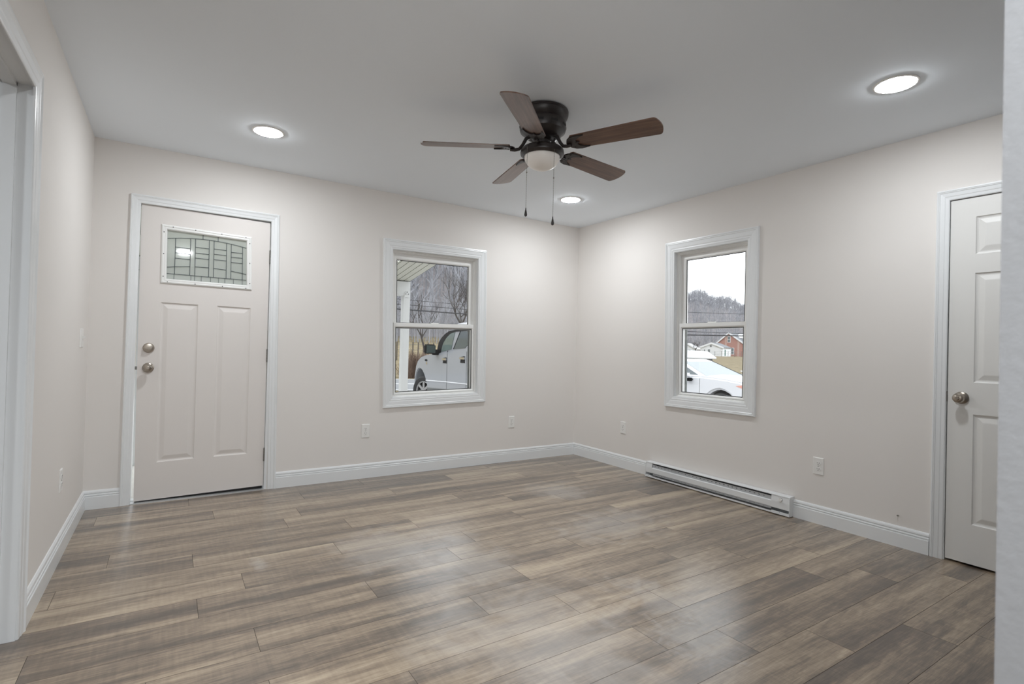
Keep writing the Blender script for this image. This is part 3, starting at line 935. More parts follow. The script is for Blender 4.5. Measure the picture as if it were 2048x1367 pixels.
M['grass'] = ground_mat('dry_winter_grass', srgb(92, 83, 66), srgb(142, 131, 106), 1.6)
M['gravel'] = ground_mat('grey_gravel', srgb(150, 149, 147), srgb(180, 179, 177), 3.0)
M['woods'] = ground_mat('leaf_litter_slope', srgb(115, 112, 114), srgb(142, 137, 137), 0.25)
M['asphalt'] = plain('asphalt', srgb(112, 114, 116), 0.9, var=0.06, vscale=1.0)
M['white_line'] = plain('road_line', srgb(190, 190, 190), 0.8)
M['bark'] = plain('bare_bark', srgb(140, 141, 146), 0.9, var=0.15, vscale=0.3)
M['bark_dark'] = plain('dark_bark', srgb(62, 57, 54), 0.9, var=0.2, vscale=3)
M['brush'] = plain('brown_brush', srgb(104, 86, 74), 0.95, var=0.2, vscale=2)
M['silver'] = plain('silver_truck_paint', srgb(132, 135, 139), 0.25, spec=0.5, coat=0.4)
M['white_paint'] = plain('white_car_paint', srgb(204, 205, 208), 0.2, coat=0.5)
M['black'] = plain('black_plastic', srgb(18, 18, 19), 0.65, spec=0.2)
M['tyre'] = plain('tyre_rubber', srgb(34, 34, 34), 0.8)
M['alloy'] = plain('alloy_wheel', srgb(150, 150, 150), 0.3, metal=0.5)
M['car_glass'] = plain('dark_car_glass', srgb(66, 76, 79), 0.05, spec=0.9, var=0.3, vscale=3)
M['car_glass_green'] = plain('green_tinted_glass', srgb(84, 96, 93), 0.05, spec=0.9, var=0.3, vscale=4)
M['mirror_glass'] = plain('mirror_glass', srgb(58, 66, 64), 0.1, spec=0.3)
M['sky_pale_glass'] = plain('windshield_sky_sheen', srgb(146, 152, 154), 0.5, spec=0.2)  # pale sky reflection painted in as the glass colour
M['lamp_red'] = plain('amber_lamp', srgb(206, 150, 136), 0.3)
M['chrome'] = plain('chrome', srgb(225, 225, 225), 0.12, metal=1.0)
M['siding'] = plain('white_siding', srgb(218, 221, 225), 0.7)
M['roof_grey'] = plain('grey_shingles', srgb(108, 111, 115), 0.9, var=0.08, vscale=0.5)
M['roof_white'] = plain('white_metal_roof', srgb(180, 182, 183), 0.5)
M['brick'] = brick_mat()
M['win_dark'] = plain('house_window_glass', srgb(110, 120, 126), 0.1, spec=0.8)
M['green_door'] = plain('green_door_paint', srgb(70, 106, 96), 0.6)
M['wood_post'] = plain('weathered_post', srgb(84, 78, 71), 0.9)
M['galv'] = plain('galvanised_steel', srgb(100, 102, 102), 0.5, metal=0.4)
M['cable'] = plain('cable_black', srgb(46, 46, 49), 0.7)

# ---- terrain
def sstep(a, b, x):
    t = max(0.0, min(1.0, (x - a) / (b - a))); return t * t * (3 - 2 * t)
def height(az, r):
    if r < 27: hA = -0.47
    elif r < 60: hA = -0.47 + (r - 27) / 33 * 2.6
    else: hA = 2.13 + min(48.0, (r - 60) * 0.50) + 1.2 * math.sin(r * 0.21 + az) * sstep(60, 80, r)
    top = 33.0 - 9.0 * sstep(51, 58.5, az) + 1.2 * math.sin(az * 2.3)
    if r < 40: hB = -0.47
    elif r < 240: hB = -0.47 + (r - 40) / 200 * 0.65
    else: hB = 0.18 + top * sstep(235, 345, r)
    w = sstep(37, 46, az)
    return hA * (1 - w) + hB * w
def terrain():
    bm = bmesh.new()
    azs = [-75 + 2.5 * i for i in range(77)]
    rs = [0.6, 5, 10, 14, 18, 22, 27, 30, 35, 40, 50, 60, 64, 70, 78, 88, 100, 115, 130, 150, 175, 200, 220, 235, 245, 260, 280, 300, 320, 345, 380]
    grid = [[bm.verts.new(pol(a, r, height(a, r))) for r in rs] for a in azs]
    for i in range(len(azs) - 1):
        for j in range(len(rs) - 1):
            f = bm.faces.new((grid[i][j], grid[i + 1][j], grid[i + 1][j + 1], grid[i][j + 1]))
            az, r = azs[i] + 1.2, rs[j] + 0.5
            far = 60 if az < 41 else 238
            f.material_index = 0 if r < 18 else (1 if r < far else 2)
    o = link('ground', bm, [M['gravel'], M['grass'], M['woods']], smooth=True)
    tag(o, 'gravel yard, dry grass and wooded hillside outside the windows', 'ground', kind='structure')
terrain()
RC = Vector((4.2, 16.1, 0)); RD = Vector((0.915, -0.403, 0)).normalized(); RN = Vector((0.403, 0.915, 0)).normalized()
bm = bmesh.new()
rp = lambda s, t, z: RC + RD * s + RN * t + Vector((0, 0, z))
box(bm, -70, 60, -3.2, 3.2, -0.55, -0.455, rp)
rd = struct('road', bm, M['asphalt'], 'grey asphalt road beyond the parked truck', 'road')
bm = bmesh.new()
for t in (-2.95, 2.95): box(bm, -70, 60, t - 0.07, t + 0.07, -0.457, -0.450, rp)
for t in (-0.12, 0.12): box(bm, -70, 60, t - 0.05, t + 0.05, -0.457, -0.450, rp)
link('road_lines', bm, M['white_line'], rd)

# ---- porch
PX = -1.084
r = empty('porch', (-2.8, 1.2, -0.15), 'white covered porch outside the back window, with square posts', 'porch')
bm = bmesh.new(); box(bm, -4.8, -0.95, 0.175, 2.35, -0.47, -0.15); link('porch_slab', bm, M['concrete'], r)
bm = bmesh.new()
zs = lambda y: 1.96 + (2.2 - y) * 0.155
nb = 44
x0 = -4.8
for i in range(nb):
    xa = x0 + (PX - x0) * i / nb; xb = x0 + (PX - x0) * (i + 1) / nb
    v = [bm.verts.new(q) for q in ((xa + 0.006, 0.175, zs(0.175)), (xb - 0.004, 0.175, zs(0.175)), (xb - 0.004, 2.2, zs(2.2)), (xa + 0.006, 2.2, zs(2.2)))]
    bm.faces.new(v)
    w = [bm.verts.new(q) for q in ((xa - 0.004, 0.175, zs(0.175) + 0.010), (xa + 0.006, 0.175, zs(0.175) + 0.010), (xa + 0.006, 2.2, zs(2.2) + 0.010), (xa - 0.004, 2.2, zs(2.2) + 0.010))]
    bm.faces.new(w)
    bm.faces.new((v[0], v[3], w[2], w[1]))
link('soffit', bm, M['soffit'], r)
bm = bmesh.new()
v = []
for (x, y) in ((x0, 0.175), (PX + 0.02, 0.175), (PX + 0.02, 2.30), (x0, 2.30)):
    v.append((bm.verts.new((x, y, zs(y) + 0.012)), bm.verts.new((x, y, zs(y) + 0.16))))
for i in range(4):
    j = (i + 1) % 4
    bm.faces.new((v[i][0], v[j][0], v[j][1], v[i][1]))
bm.faces.new([q[1] for q in v]); bm.faces.new([q[0] for q in v])
link('porch_roof', bm, M['roof_grey'], r)
bm = bmesh.new(); box(bm, x0, PX, 2.10, 2.22, 1.777, 1.962); link('beam', bm, M['porch'], r)
for xx in (PX - 0.089, -4.04):
    bm = bmesh.new(); box(bm, xx, xx + 0.089, 2.10, 2.19, -0.15, 1.777); po = link('post', bm, M['porch'], r)
    bm = bmesh.new()
    pts = [(xx + 0.0445 + 0.038 * math.cos(a), 1.775 + 0.070 * math.sin(a)) for a in [PI * k / 14 for k in range(15)]]
    pts = [(xx + 0.0065, 1.755)] + pts[::-1] + [(xx + 0.0825, 1.755)]
    plate(bm, pts, [], -2.10, -2.094, lambda u, v, d: (u, -d, v))
    br = link('post_bracket', bm, M['porch'], po)
    for bx, bz in ((-0.018, 1.80), (0.018, 1.80), (0.0, 1.825)):
        bm = bmesh.new(); lathe(bm, [(0, 0.008), (0.005, 0.007), (0.006, 0)], 8, knob_mat(WA, xx + 0.0445 + bx, bz, -2.094))
        link('bolt', bm, M['slot'], po)

# ---- wheels (axis along x)
def wheel(parent, c, R, w, steer=0.0, spokes=6):
    T = Matrix.Translation(c) @ Matrix.Rotation(steer, 4, 'Z') @ Matrix.Rotation(-PI / 2, 4, 'Y')
    bm = bmesh.new()
    h = w / 2
    lathe(bm, [(R * 0.66, -h * 0.8), (R * 0.74, -h * 0.98), (R * 0.92, -h), (R, -h * 0.72), (R, h * 0.72), (R * 0.92, h), (R * 0.74, h * 0.98), (R * 0.66, h * 0.8)], 40, T)
    t = link('tyre', bm, M['tyre'], parent, smooth=True)
    bm = bmesh.new()
    lathe(bm, [(R * 0.60, -h * 0.6), (R * 0.67, h * 0.8), (R * 0.64, h * 0.86), (R * 0.58, h * 0.70)], 40, T)
    for k in range(spokes):
        a = 2 * PI * k / spokes
        S = T @ Matrix.Rotation(a, 4, 'Z')
        for v in box(bm, R * 0.10, R * 0.62, -R * 0.085, R * 0.085, h * 0.50, h * 0.72): v.co = S @ v.co
    lathe(bm, [(0.0, h * 0.80), (R * 0.14, h * 0.78), (R * 0.17, h * 0.5)], 24, T)
    link('rim', bm, M['alloy'], t, smooth=True)
    bm = bmesh.new(); lathe(bm, [(0.0, h * 0.30), (R * 0.62, h * 0.30)], 32, T); link('brake_disc', bm, M['black'], t)

def prism_x(poly, x0, x1, bev=0.0, seg=2):
    bm = bmesh.new()
    plate(bm, poly, [], x0, x1, lambda u, v, d: (d, u, v))
    bmesh.ops.remove_doubles(bm, verts=bm.verts[:], dist=1e-5)
    bmesh.ops.dissolve_limit(bm, angle_limit=0.002, verts=bm.verts[:], edges=bm.edges[:])
    if bev > 0:
        es = [e for e in bm.edges if abs(e.verts[0].co.x - e.verts[1].co.x) < 1e-6]
        bmesh.ops.bevel(bm, geom=es, offset=bev, segments=seg, affect='EDGES', clamp_overlap=True)
    return bm
def arc(cy, cz, rr, a0, a1, n):
    return [(cy + rr * math.cos(math.radians(a0 + (a1 - a0) * k / n)), cz + rr * math.sin(math.radians(a0 + (a1 - a0) * k / n))) for k in range(n + 1)]
GZ = -0.47

# ---- pickup truck, nose pointing away from the house
def truck():
    r = empty('pickup_truck', (3.0, 7.2, GZ), 'silver crew-cab pickup truck parked nose-out beyond the porch', 'truck')
    X = 2.0
    low = [(9.27, -0.02)] + [(9.29, 0.20)] + [(9.26, 0.37), (9.20, 0.57), (9.09, 0.715), (8.90, 0.818), (8.60, 0.873), (8.22, 0.914), (7.94, 0.935), (7.63, 0.972), (7.12, 1.020), (6.40, 1.085), (5.90, 1.10), (5.85, 0.98), (3.55, 0.98), (3.50, 0.15), (3.6, -0.06)]
    low += [(4.72, -0.06)] + arc(5.25, -0.08, 0.50, 180, 0, 12) + [(5.80, -0.06), (8.36, -0.03)]
    low += arc(8.85, -0.085, 0.50, 5, 175, 1)[:0]
    archp = [(8.40, 0.03), (8.50, 0.20), (8.63, 0.36), (8.78, 0.475), (8.93, 0.515), (9.03, 0.49), (9.13, 0.40), (9.20, 0.25), (9.22, 0.05)]
    low += archp
    body = link('body', prism_x(low, X, 3.98, 0.035), M['silver'], r, smooth=True)
    # nose: rounded-off front of the hood, hidden ahead of the wheel
    bm = bmesh.new()
    st = [(9.24, 0.0), (9.55, 0.28), (9.80, 0.62)]
    rows = []
    for y, ins in st:
        rows.append([bm.verts.new(q) for q in ((X + ins + 0.02, y, -0.05), (3.96 - ins, y, -0.05), (3.96 - ins, y, 0.50 - ins * .2), (3.9 - ins, y, 0.62 - ins * .3), (X + 0.08 + ins, y, 0.62 - ins * .3), (X + ins + 0.02, y, 0.50 - ins * .2))])
    for a, b in zip(rows, rows[1:]):
        for i in range(6): bm.faces.new((a[i], a[(i + 1) % 6], b[(i + 1) % 6], b[i]))
    bm.faces.new(rows[-1])
    link('nose', bm, M['silver'], r)
    bm = prism_x([(8.25, -0.05), (9.25, -0.05), (9.2, 0.60), (8.35, 0.60)], 2.28, 3.70); link('wheel_well', bm, M['tyre'], r)
    bm = prism_x([(4.6, -0.05), (5.9, -0.05), (5.8, 0.50), (4.7, 0.50)], 2.28, 3.70); link('wheel_well', bm, M['tyre'], r)
    cabp = [(7.94, 0.92), (7.82, 1.22), (7.66, 1.35), (7.47, 1.44), (7.24, 1.51), (6.9, 1.56), (6.1, 1.58), (5.92, 1.50), (5.86, 1.0)]
    cab = link('cab', prism_x(cabp, X + 0.03, 3.95, 0.02), M['silver'], r)
    bm = bmesh.new()
    rows = []
    for (ins, z, ya, yb) in ((0.05, 1.555, 7.15, 5.95), (0.20, 1.67, 7.30, 6.0), (0.42, 1.735, 7.27, 6.05), (0.6, 1.745, 7.15, 6.1)):
        rows.append([bm.verts.new(q) for q in ((X + ins, ya, z), (3.98 - ins, ya, z), (3.98 - ins, yb, z), (X + ins, yb, z))])
    for a, b in zip(rows, rows[1:]):
        for i in range(4): bm.faces.new((a[i], a[(i + 1) % 4], b[(i + 1) % 4], b[i]))
    bm.faces.new(rows[-1])
    link('roof', bm, M['white_paint'], r, smooth=True)
    def side(name, poly, d0, d1, mt, parent=cab):
        return link(name, prism_x(poly, X - d0, X - d1), mt, parent)
    band = [(7.92, 0.93), (7.80, 1.22), (7.64, 1.335), (7.46, 1.428), (7.23, 1.497), (6.9, 1.53), (6.12, 1.55), (6.12, 1.50), (6.9, 1.485), (7.18, 1.435), (7.38, 1.34), (7.56, 1.20), (7.66, 1.03), (7.69, 0.965)]
    side('window_trim', band, -0.035, -0.010, M['black'])
    side('window_glass', [(7.66, 0.985), (7.62, 1.12), (7.54, 1.23), (7.36, 1.36), (7.16, 1.44), (6.92, 1.478), (7.10, 1.055)], -0.035, -0.018, M['car_glass_green'])
    side('window_glass', [(6.96, 1.07), (6.63, 1.49), (6.15, 1.50), (6.15, 1.22), (6.25, 1.18), (6.40, 1.095)], -0.035, -0.018, M['car_glass'])
    side('window_divider', [(6.985, 1.065), (6.645, 1.49), (6.615, 1.49), (6.955, 1.07)], -0.035, -0.012, M['black'])
    for ya in (7.26, 6.25):
        side('door_seam', [(ya + 0.006, 0.03), (ya + 0.006, 1.02), (ya - 0.006, 1.02), (ya - 0.006, 0.03)], -0.01, 0.002, M['black'], body)
    side('side_moulding', [(8.49, 0.205), (7.28, 0.245), (5.85, 0.275), (5.85, 0.295), (7.28, 0.268), (8.50, 0.228)], -0.02, 0.012, M['white_paint'], body)
    side('rocker_panel', [(8.40, 0.03), (8.40, -0.05), (5.82, -0.05), (5.82, 0.12), (6.8, 0.10)], -0.01, 0.004, M['galv'], body)
    for ya, yb, za, zb in ((7.50, 7.28, 0.705, 0.855), (6.56, 6.33, 0.75, 0.91)):
        h = side('door_handle', [(ya, za), (ya - 0.02, za - 0.0), (yb, za + 0.0), (yb, zb - 0.01), (yb + 0.05, zb), (ya - 0.03, zb - 0.02)], -0.01, 0.006, M['black'], r)
        zm = za + (zb - za) * 0.52
        side('chrome_bar', [(ya + 0.0, zm), (yb, zm), (yb, zm + 0.05), (ya, zm + 0.05)], -0.006, 0.03, M['chrome'], h)
    bd = side('fender_badge', arc(8.52, 0.745, 0.085, 0, 360, 15)[:-1], -0.01, 0.006, M['black'], r)
    for v in bd.data.vertices: v.co.z = 0.745 + (v.co.z - 0.745) * 0.33
    side('badge_plate', [(8.52, 0.635), (8.44, 0.635), (8.44, 0.705), (8.52, 0.705)], -0.01, 0.006, M['chrome'], bd)
    # door mirror: head on a black arm
    bm = bmesh.new(); box(bm, 1.62, 1.90, 7.70, 7.86, 0.93, 1.165); bevel(bm, 0.03, 2)
    mh = link('mirror', bm, M['black'], r, smooth=True)
    bm = bmesh.new(); box(bm, 1.64, 1.88, 7.694, 7.70, 0.955, 1.145); link('mirror_glass', bm, M['mirror_glass'], mh)
    bm = bmesh.new(); box(bm, 1.86, 2.03, 7.74, 7.93, 0.90, 1.04); bevel(bm, 0.025, 2); link('mirror_arm', bm, M['black'], mh, smooth=True)
    wheel(r, Vector((2.16, 8.86, GZ + 0.385)), 0.385, 0.25, math.radians(22), 7)
    wheel(r, Vector((3.80, 8.86, GZ + 0.385)), 0.385, 0.25, math.radians(22), 7)
    wheel(r, Vector((2.14, 5.25, GZ + 0.385)), 0.385, 0.25, 0, 7)
    wheel(r, Vector((3.80, 5.25, GZ + 0.385)), 0.385, 0.25, 0, 7)
truck()

# ---- white car, nose toward the right of the window
def car():
    r = empty('white_car', (8.1, 4.6, GZ), 'white car with a pale windshield parked outside the right-hand window', 'car')
    X = 7.2; X1 = 8.98
    arch = [(3.71, 0.0), (3.66, 0.10), (3.55, 0.19), (3.42, 0.25), (3.31, 0.268), (3.20, 0.25), (3.07, 0.19), (2.96, 0.10), (2.91, 0.0)]
    low = [(3.72, -0.24)] + [(3.72, -0.05)] + arch + [(2.90, -0.22), (2.42, -0.20), (2.33, 0.0), (2.36, 0.22), (2.50, 0.40), (2.76, 0.48), (3.2, 0.525), (3.77, 0.555), (4.2, 0.548), (6.2, 0.56), (6.9, 0.52), (7.05, 0.25), (6.95, -0.18), (6.4, -0.22)]
    low += arc(6.03, -0.14, 0.40, 0, 180, 10)
    body = link('body', prism_x(low, X, X1, 0.045, 3), M['white_paint'], r, smooth=True)
    bm = prism_x([(2.88, -0.2), (3.75, -0.2), (3.7, 0.28), (2.92, 0.28)], X + 0.2, X1 - 0.2); link('wheel_well', bm, M['tyre'], r)
    bm = prism_x([(5.6, -0.2), (6.46, -0.2), (6.4, 0.28), (5.65, 0.28)], X + 0.2, X1 - 0.2); link('wheel_well', bm, M['tyre'], r)
    # hood dome
    bm = bmesh.new()
    rows = []
    for (y, z) in ((2.52, 0.41), (2.78, 0.485), (3.2, 0.53), (3.80, 0.56)):
        rows.append([bm.verts.new((X + 0.06 + (X1 - X - 0.12) * k / 8, y - 0.06 * math.sin(PI * k / 8) * (1 if y < 3 else -2.2), z - 0.004 + 0.035 * math.sin(PI * k / 8))) for k in range(9)])
    for a, b in zip(rows, rows[1:]):
        for i in range(8): bm.faces.new((a[i], a[i + 1], b[i + 1], b[i]))
    link('hood', bm, M['white_paint'], r, smooth=True)
    # greenhouse
    def loft(rows_):
        bm = bmesh.new()
        rr = [[bm.verts.new(q) for q in row] for row in rows_]
        for a, b in zip(rr, rr[1:]):
            n = len(a)
            for i in range(n): bm.faces.new((a[i], a[(i + 1) % n], b[(i + 1) % n], b[i]))
        bm.faces.new(rr[0]); bm.faces.new(rr[-1])
        return bm
    xa, xb, ta, tb = X + 0.06, X1 - 0.06, X + 0.27, X1 - 0.27
    cab = link('cabin', loft([[(xa, 3.74, 0.53), (xb, 3.74, 0.53), (xb, 6.5, 0.53), (xa, 6.5, 0.53)],
                        [(ta - 0.03, 4.66, 0.905), (tb + 0.03, 4.66, 0.905), (tb + 0.03, 5.85, 0.90), (ta - 0.03, 5.85, 0.90)],
                        [(ta + 0.05, 4.82, 0.955), (tb - 0.05, 4.82, 0.955), (tb - 0.05, 5.7, 0.955), (ta + 0.05, 5.7, 0.955)]]), M['white_paint'], r)
    # windshield proud of the cabin front
    def panel(name, q, off, mt, parent):
        q = [Vector(p) for p in q]
        n = (q[1] - q[0]).cross(q[3] - q[0]).normalized()
        bm = bmesh.new()
        a = [bm.verts.new(p + n * off) for p in q]; b = [bm.verts.new(p - n * 0.01) for p in q]
        bm.faces.new(a); bm.faces.new(b)
        for i in range(len(q)):
            j = (i + 1) % len(q); bm.faces.new((a[i], a[j], b[j], b[i]))
        return link(name, bm, mt, parent)
    ws0 = [(xa + 0.10, 3.80, 0.555), (xb - 0.06, 3.80, 0.555), (tb + 0.01, 4.63, 0.892), (ta + 0.05, 4.63, 0.892)]
    panel('windshield', ws0, 0.006, M['sky_pale_glass'], cab)
    panel('windshield_gasket', [(xb - 0.06, 3.79, 0.551), (xb - 0.01, 3.79, 0.551), (tb + 0.04, 4.66, 0.905), (tb + 0.01, 4.66, 0.905)], 0.010, M['black'], cab)
    panel('wiper', [(xa + 0.10, 3.785, 0.549), (xb - 0.05, 3.785, 0.549), (xb - 0.05, 3.805, 0.557), (xa + 0.10, 3.805, 0.557)], 0.010, M['galv'], cab)
    panel('side_glass', [(xa + 0.03, 5.2, 0.575), (xa + 0.03, 3.98, 0.575), (ta - 0.05, 4.62, 0.845), (ta - 0.045, 5.2, 0.865)], 0.010, M['car_glass'], cab)
    panel('side_glass', [(xa + 0.03, 6.15, 0.58), (xa + 0.03, 5.26, 0.575), (ta - 0.045, 5.26, 0.865), (ta - 0.045, 5.75, 0.85)], 0.010, M['car_glass'], cab)
    bm = bmesh.new(); box(bm, X - 0.20, X - 0.02, 4.09, 4.26, 0.50, 0.625); bevel(bm, 0.04, 3)
    mr = link('mirror', bm, M['white_paint'], r, smooth=True)
    bm = bmesh.new(); box(bm, X - 0.17, X + 0.05, 4.07, 4.23, 0.425, 0.505); bevel(bm, 0.03, 2); link('mirror_base', bm, M['black'], mr, smooth=True)
    bm = prism_x([(3.882, -0.1), (3.874, -0.1), (3.874, 0.50), (3.882, 0.50)], X - 0.003, X + 0.01); link('door_seam', bm, M['galv'], body)
    bm = prism_x([(2.90, 0.385), (2.60, 0.30), (2.45, 0.26), (2.50, 0.33), (2.75, 0.41)], X - 0.006, X + 0.05); link('headlight', bm, M['lamp_red'], body)
    wheel(r, Vector((X + 0.13, 3.31, GZ + 0.33)), 0.33, 0.21, 0, 9)
    wheel(r, Vector((X1 - 0.13, 3.31, GZ + 0.33)), 0.33, 0.21, 0, 9)
    wheel(r, Vector((X + 0.13, 6.03, GZ + 0.33)), 0.33, 0.21, 0, 9)
    wheel(r, Vector((X1 - 0.13, 6.03, GZ + 0.33)), 0.33, 0.21, 0, 9)
car()

# ---- houses
def frame(az, dist, theta):
    """local axes: e1 along the facade (to the right), e2 away from the viewer; theta turns the right corner nearer"""
    a = math.radians(az); d = Vector((math.sin(a), math.cos(a), 0)); rt = Vector((math.cos(a), -math.sin(a), 0))
    t = math.radians(theta)
    e1 = rt * math.cos(t) - d * math.sin(t); e2 = rt * math.sin(t) + d * math.cos(t)
    o = pol(az, dist)
    return lambda u, v, z: o + e1 * u + e2 * v + Vector((0, 0, z))
def house(name, label, az, dist, theta, w, dep, z0, ze, za, wallm, roofm, trimm, wins=(), apex=0.5, extra=None, side_wins=()):
    q = frame(az, dist, theta)
    r = empty(name, q(w / 2, dep / 2, z0), label, 'house')
    bm = bmesh.new()
    fp = [(0, z0 - 1), (w, z0 - 1), (w, ze), (w * apex, za), (0, ze)]
    a = [bm.verts.new(q(u, 0, z)) for u, z in fp]; b = [bm.verts.new(q(u, dep, z)) for u, z in fp]
    bm.faces.new(a); bm.faces.new(b)
    for i in range(5): bm.faces.new((a[i], a[(i + 1) % 5], b[(i + 1) % 5], b[i]))
    link('walls', bm, wallm, r)
    sl, sr = (za - ze) / (w * apex), (za - ze) / (w * (1 - apex))
    ov = 0.35
    for s in (0, 1):
        bm = bmesh.new()
        u1, z1 = (-ov, ze - ov * sl) if s == 0 else (w + ov, ze - ov * sr)
        pts = [(w * apex, -0.3, za), (u1, -0.3, z1), (u1, dep + 0.3, z1), (w * apex, dep + 0.3, za)]
        lo = [bm.verts.new(q(u, v, z + 0.02)) for u, v, z in pts]; hi = [bm.verts.new(q(u, v, z + 0.18)) for u, v, z in pts]
        bm.faces.new(lo); bm.faces.new(hi)
        for i in range(4): bm.faces.new((lo[i], lo[(i + 1) % 4], hi[(i + 1) % 4], hi[i]))
        rf = link('roof', bm, roofm, r)
        bm = bmesh.new()
        pts = [(w * apex, za + 0.28), (u1, z1 + 0.30), (u1, z1 - 0.26), (w * apex, za - 0.30)]
        a = [bm.verts.new(q(u, -0.36, z)) for u, z in pts]; b = [bm.verts.new(q(u, -0.28, z)) for u, z in pts]
        bm.faces.new(a); bm.faces.new(b)
        for i in range(4): bm.faces.new((a[i], a[(i + 1) % 4], b[(i + 1) % 4], b[i]))
        link('rake_board', bm, trimm, rf)
    for (u, z, ww, hh, sideface) in wins:
        def mq(a_, b_, d_): return q(a_, -d_, b_) if not sideface else q(w + d_, a_, b_)
        bm = bmesh.new()
        o = [(u - ww / 2 - 0.14, z - 0.14), (u + ww / 2 + 0.14, z - 0.14), (u + ww / 2 + 0.14, z + hh + 0.14), (u - ww / 2 - 0.14, z + hh + 0.14)]
        plate(bm, o, [], -0.02, 0.05, mq)
        f = link('window', bm, trimm, r)
        bm = bmesh.new()
        for za_, zb_ in ((z, z + hh * 0.47), (z + hh * 0.53, z + hh)):
            plate(bm, [(u - ww / 2, za_), (u + ww / 2, za_), (u + ww / 2, zb_), (u - ww / 2, zb_)], [], 0.04, 0.07, mq)
        link('pane', bm, M['win_dark'], f)
    if extra: extra(r, q)
    return r
def brick_extra(r, q):
    w = 11.1
    # front porch roof band, dark porch and dormer on the long side
    bm = bmesh.new(); box(bm, w - 0.1, w + 2.2, 0.4, 11, 4.0, 4.75, q); link('porch_roof', bm, M['siding'], r)
    bm = bmesh.new(); box(bm, w + 0.0, w + 0.1, 0.8, 10.5, 0.3, 3.9, q); link('porch_opening', bm, M['win_dark'], r)
    for v in (0.6, 5.5, 10.6):
        bm = bmesh.new(); box(bm, w + 1.9, w + 2.1, v, v + 0.2, -0.5, 4.0, q); link('porch_post', bm, M['siding'], r)
    bm = bmesh.new(); box(bm, w - 3.4, w - 0.7, 2.5, 4.6, 4.9, 7.0, q)
    dm = link('dormer', bm, M['siding'], r)
    bm = bmesh.new()
    v0 = [bm.verts.new(q(u, v, z)) for u, v, z in ((w - 0.5, 2.2, 6.9), (w - 0.5, 3.55, 8.3), (w - 0.5, 4.9, 6.9))]
    v1 = [bm.verts.new(q(u, v, z)) for u, v, z in ((w - 4.4, 2.2, 6.9), (w - 4.4, 3.55, 8.3), (w - 4.4, 4.9, 6.9))]
    bm.faces.new(v0); bm.faces.new(v1)
    for i in range(3): bm.faces.new((v0[i], v0[(i + 1) % 3], v1[(i + 1) % 3], v1[i]))
    link('dormer_roof', bm, M['siding'], dm)
    bm = bmesh.new(); box(bm, w - 0.72, w - 0.66, 3.0, 4.1, 5.2, 6.9, q); link('dormer_window', bm, M['win_dark'], dm)
house('brick_house', 'red brick house with white-trimmed gable beyond the field', 54.30, 212, 35, 11.1, 13, 0.05, 4.75, 8.6, M['brick'], M['roof_grey'], M['siding'],
      wins=((5.1, 5.2, 1.0, 2.0, False), (6.6, 0.9, 1.0, 2.1, False)), apex=0.455, extra=brick_extra)
def gar_extra(r, q):
    bm = bmesh.new(); box(bm, 7.75, 7.80, 1.6, 2.6, 0.2, 2.3, q); link('door', bm, M['green_door'], r)
    bm = bmesh.new(); box(bm, 3.3, 3.9, -0.05, 0.02, 3.15, 3.75, q); link('gable_vent', bm, M['roof_grey'], r)
house('white_outbuilding', 'low white gabled outbuilding left of the brick house', 52.75, 195, 22, 7.75, 7.5, 0.1, 2.98, 4.45, M['siding'], M['roof_grey'], M['siding'],
      wins=((3.0, 1.3, 0.75, 1.0, False), (1.5, 1.4, 0.35, 0.8, False)), extra=gar_extra)
house('white_house', 'white gabled house at the far left edge of the right-hand window', 50.55, 212, 15, 6.8, 7, 0.1, 2.4, 4.4, M['siding'], M['roof_white'], M['siding'], wins=((1.6, 1.0, 0.9, 1.0, False), (4.3, 1.0, 0.9, 1.0, False)))
def shed():
    q = frame(50.5, 57, 4)
    r = empty('low_shed', q(3, 2, -0.4), 'low shed with a white metal roof beyond the white car', 'shed')
    bm = bmesh.new(); box(bm, -2.0, 3.35, 0.3, 6, -0.6, 0.62, q); link('walls', bm, M['roof_grey'], r)
    bm = bmesh.new()
    E = [bm.verts.new(q(*p)) for p in ((-2.4, 0, 0.62), (3.75, 0, 0.60), (3.75, 6.3, 0.62), (-2.4, 6.3, 0.62))]
    R_ = [bm.verts.new(q(*p)) for p in ((-1.6, 3.2, 1.38), (2.85, 3.2, 1.30))]
    E2 = [bm.verts.new(v.co + Vector((0, 0, -0.09))) for v in E]
    bm.faces.new((E[0], E[1], R_[1], R_[0])); bm.faces.new((E[1], E[2], R_[1])); bm.faces.new((E[2], E[3], R_[0], R_[1])); bm.faces.new((E[3], E[0], R_[0]))
    for i in range(4): bm.faces.new((E[i], E[(i + 1) % 4], E2[(i + 1) % 4], E2[i]))
    bm.faces.new(E2)
    link('roof', bm, M['roof_white'], r)
    bm = bmesh.new(); box(bm, 2.6, 2.95, 0.24, 0.32, 0.15, 0.45, q); link('window', bm, M['win_dark'], r)
shed()
# ---- chain-link fence before the houses
r = empty('yard_fence', pol(54.3, 180, 0), 'thin metal yard fence in front of the brick house', 'fence')
azs = [52.9 + 0.62 * k for k in range(8)]
for a in azs:
    bm = bmesh.new(); p = pol(a, 182, 0); tube(bm, [(p.x, p.y, -0.4), (p.x, p.y, 1.75)], 0.06, 6); link('fence_post', bm, M['galv'], r)
bm = bmesh.new()
for z in (0.6, 1.15, 1.7):
    tube(bm, [pol(azs[0], 182, z), pol(azs[-1], 182, z)], 0.025, 5)
link('fence_wire', bm, M['galv'], r)
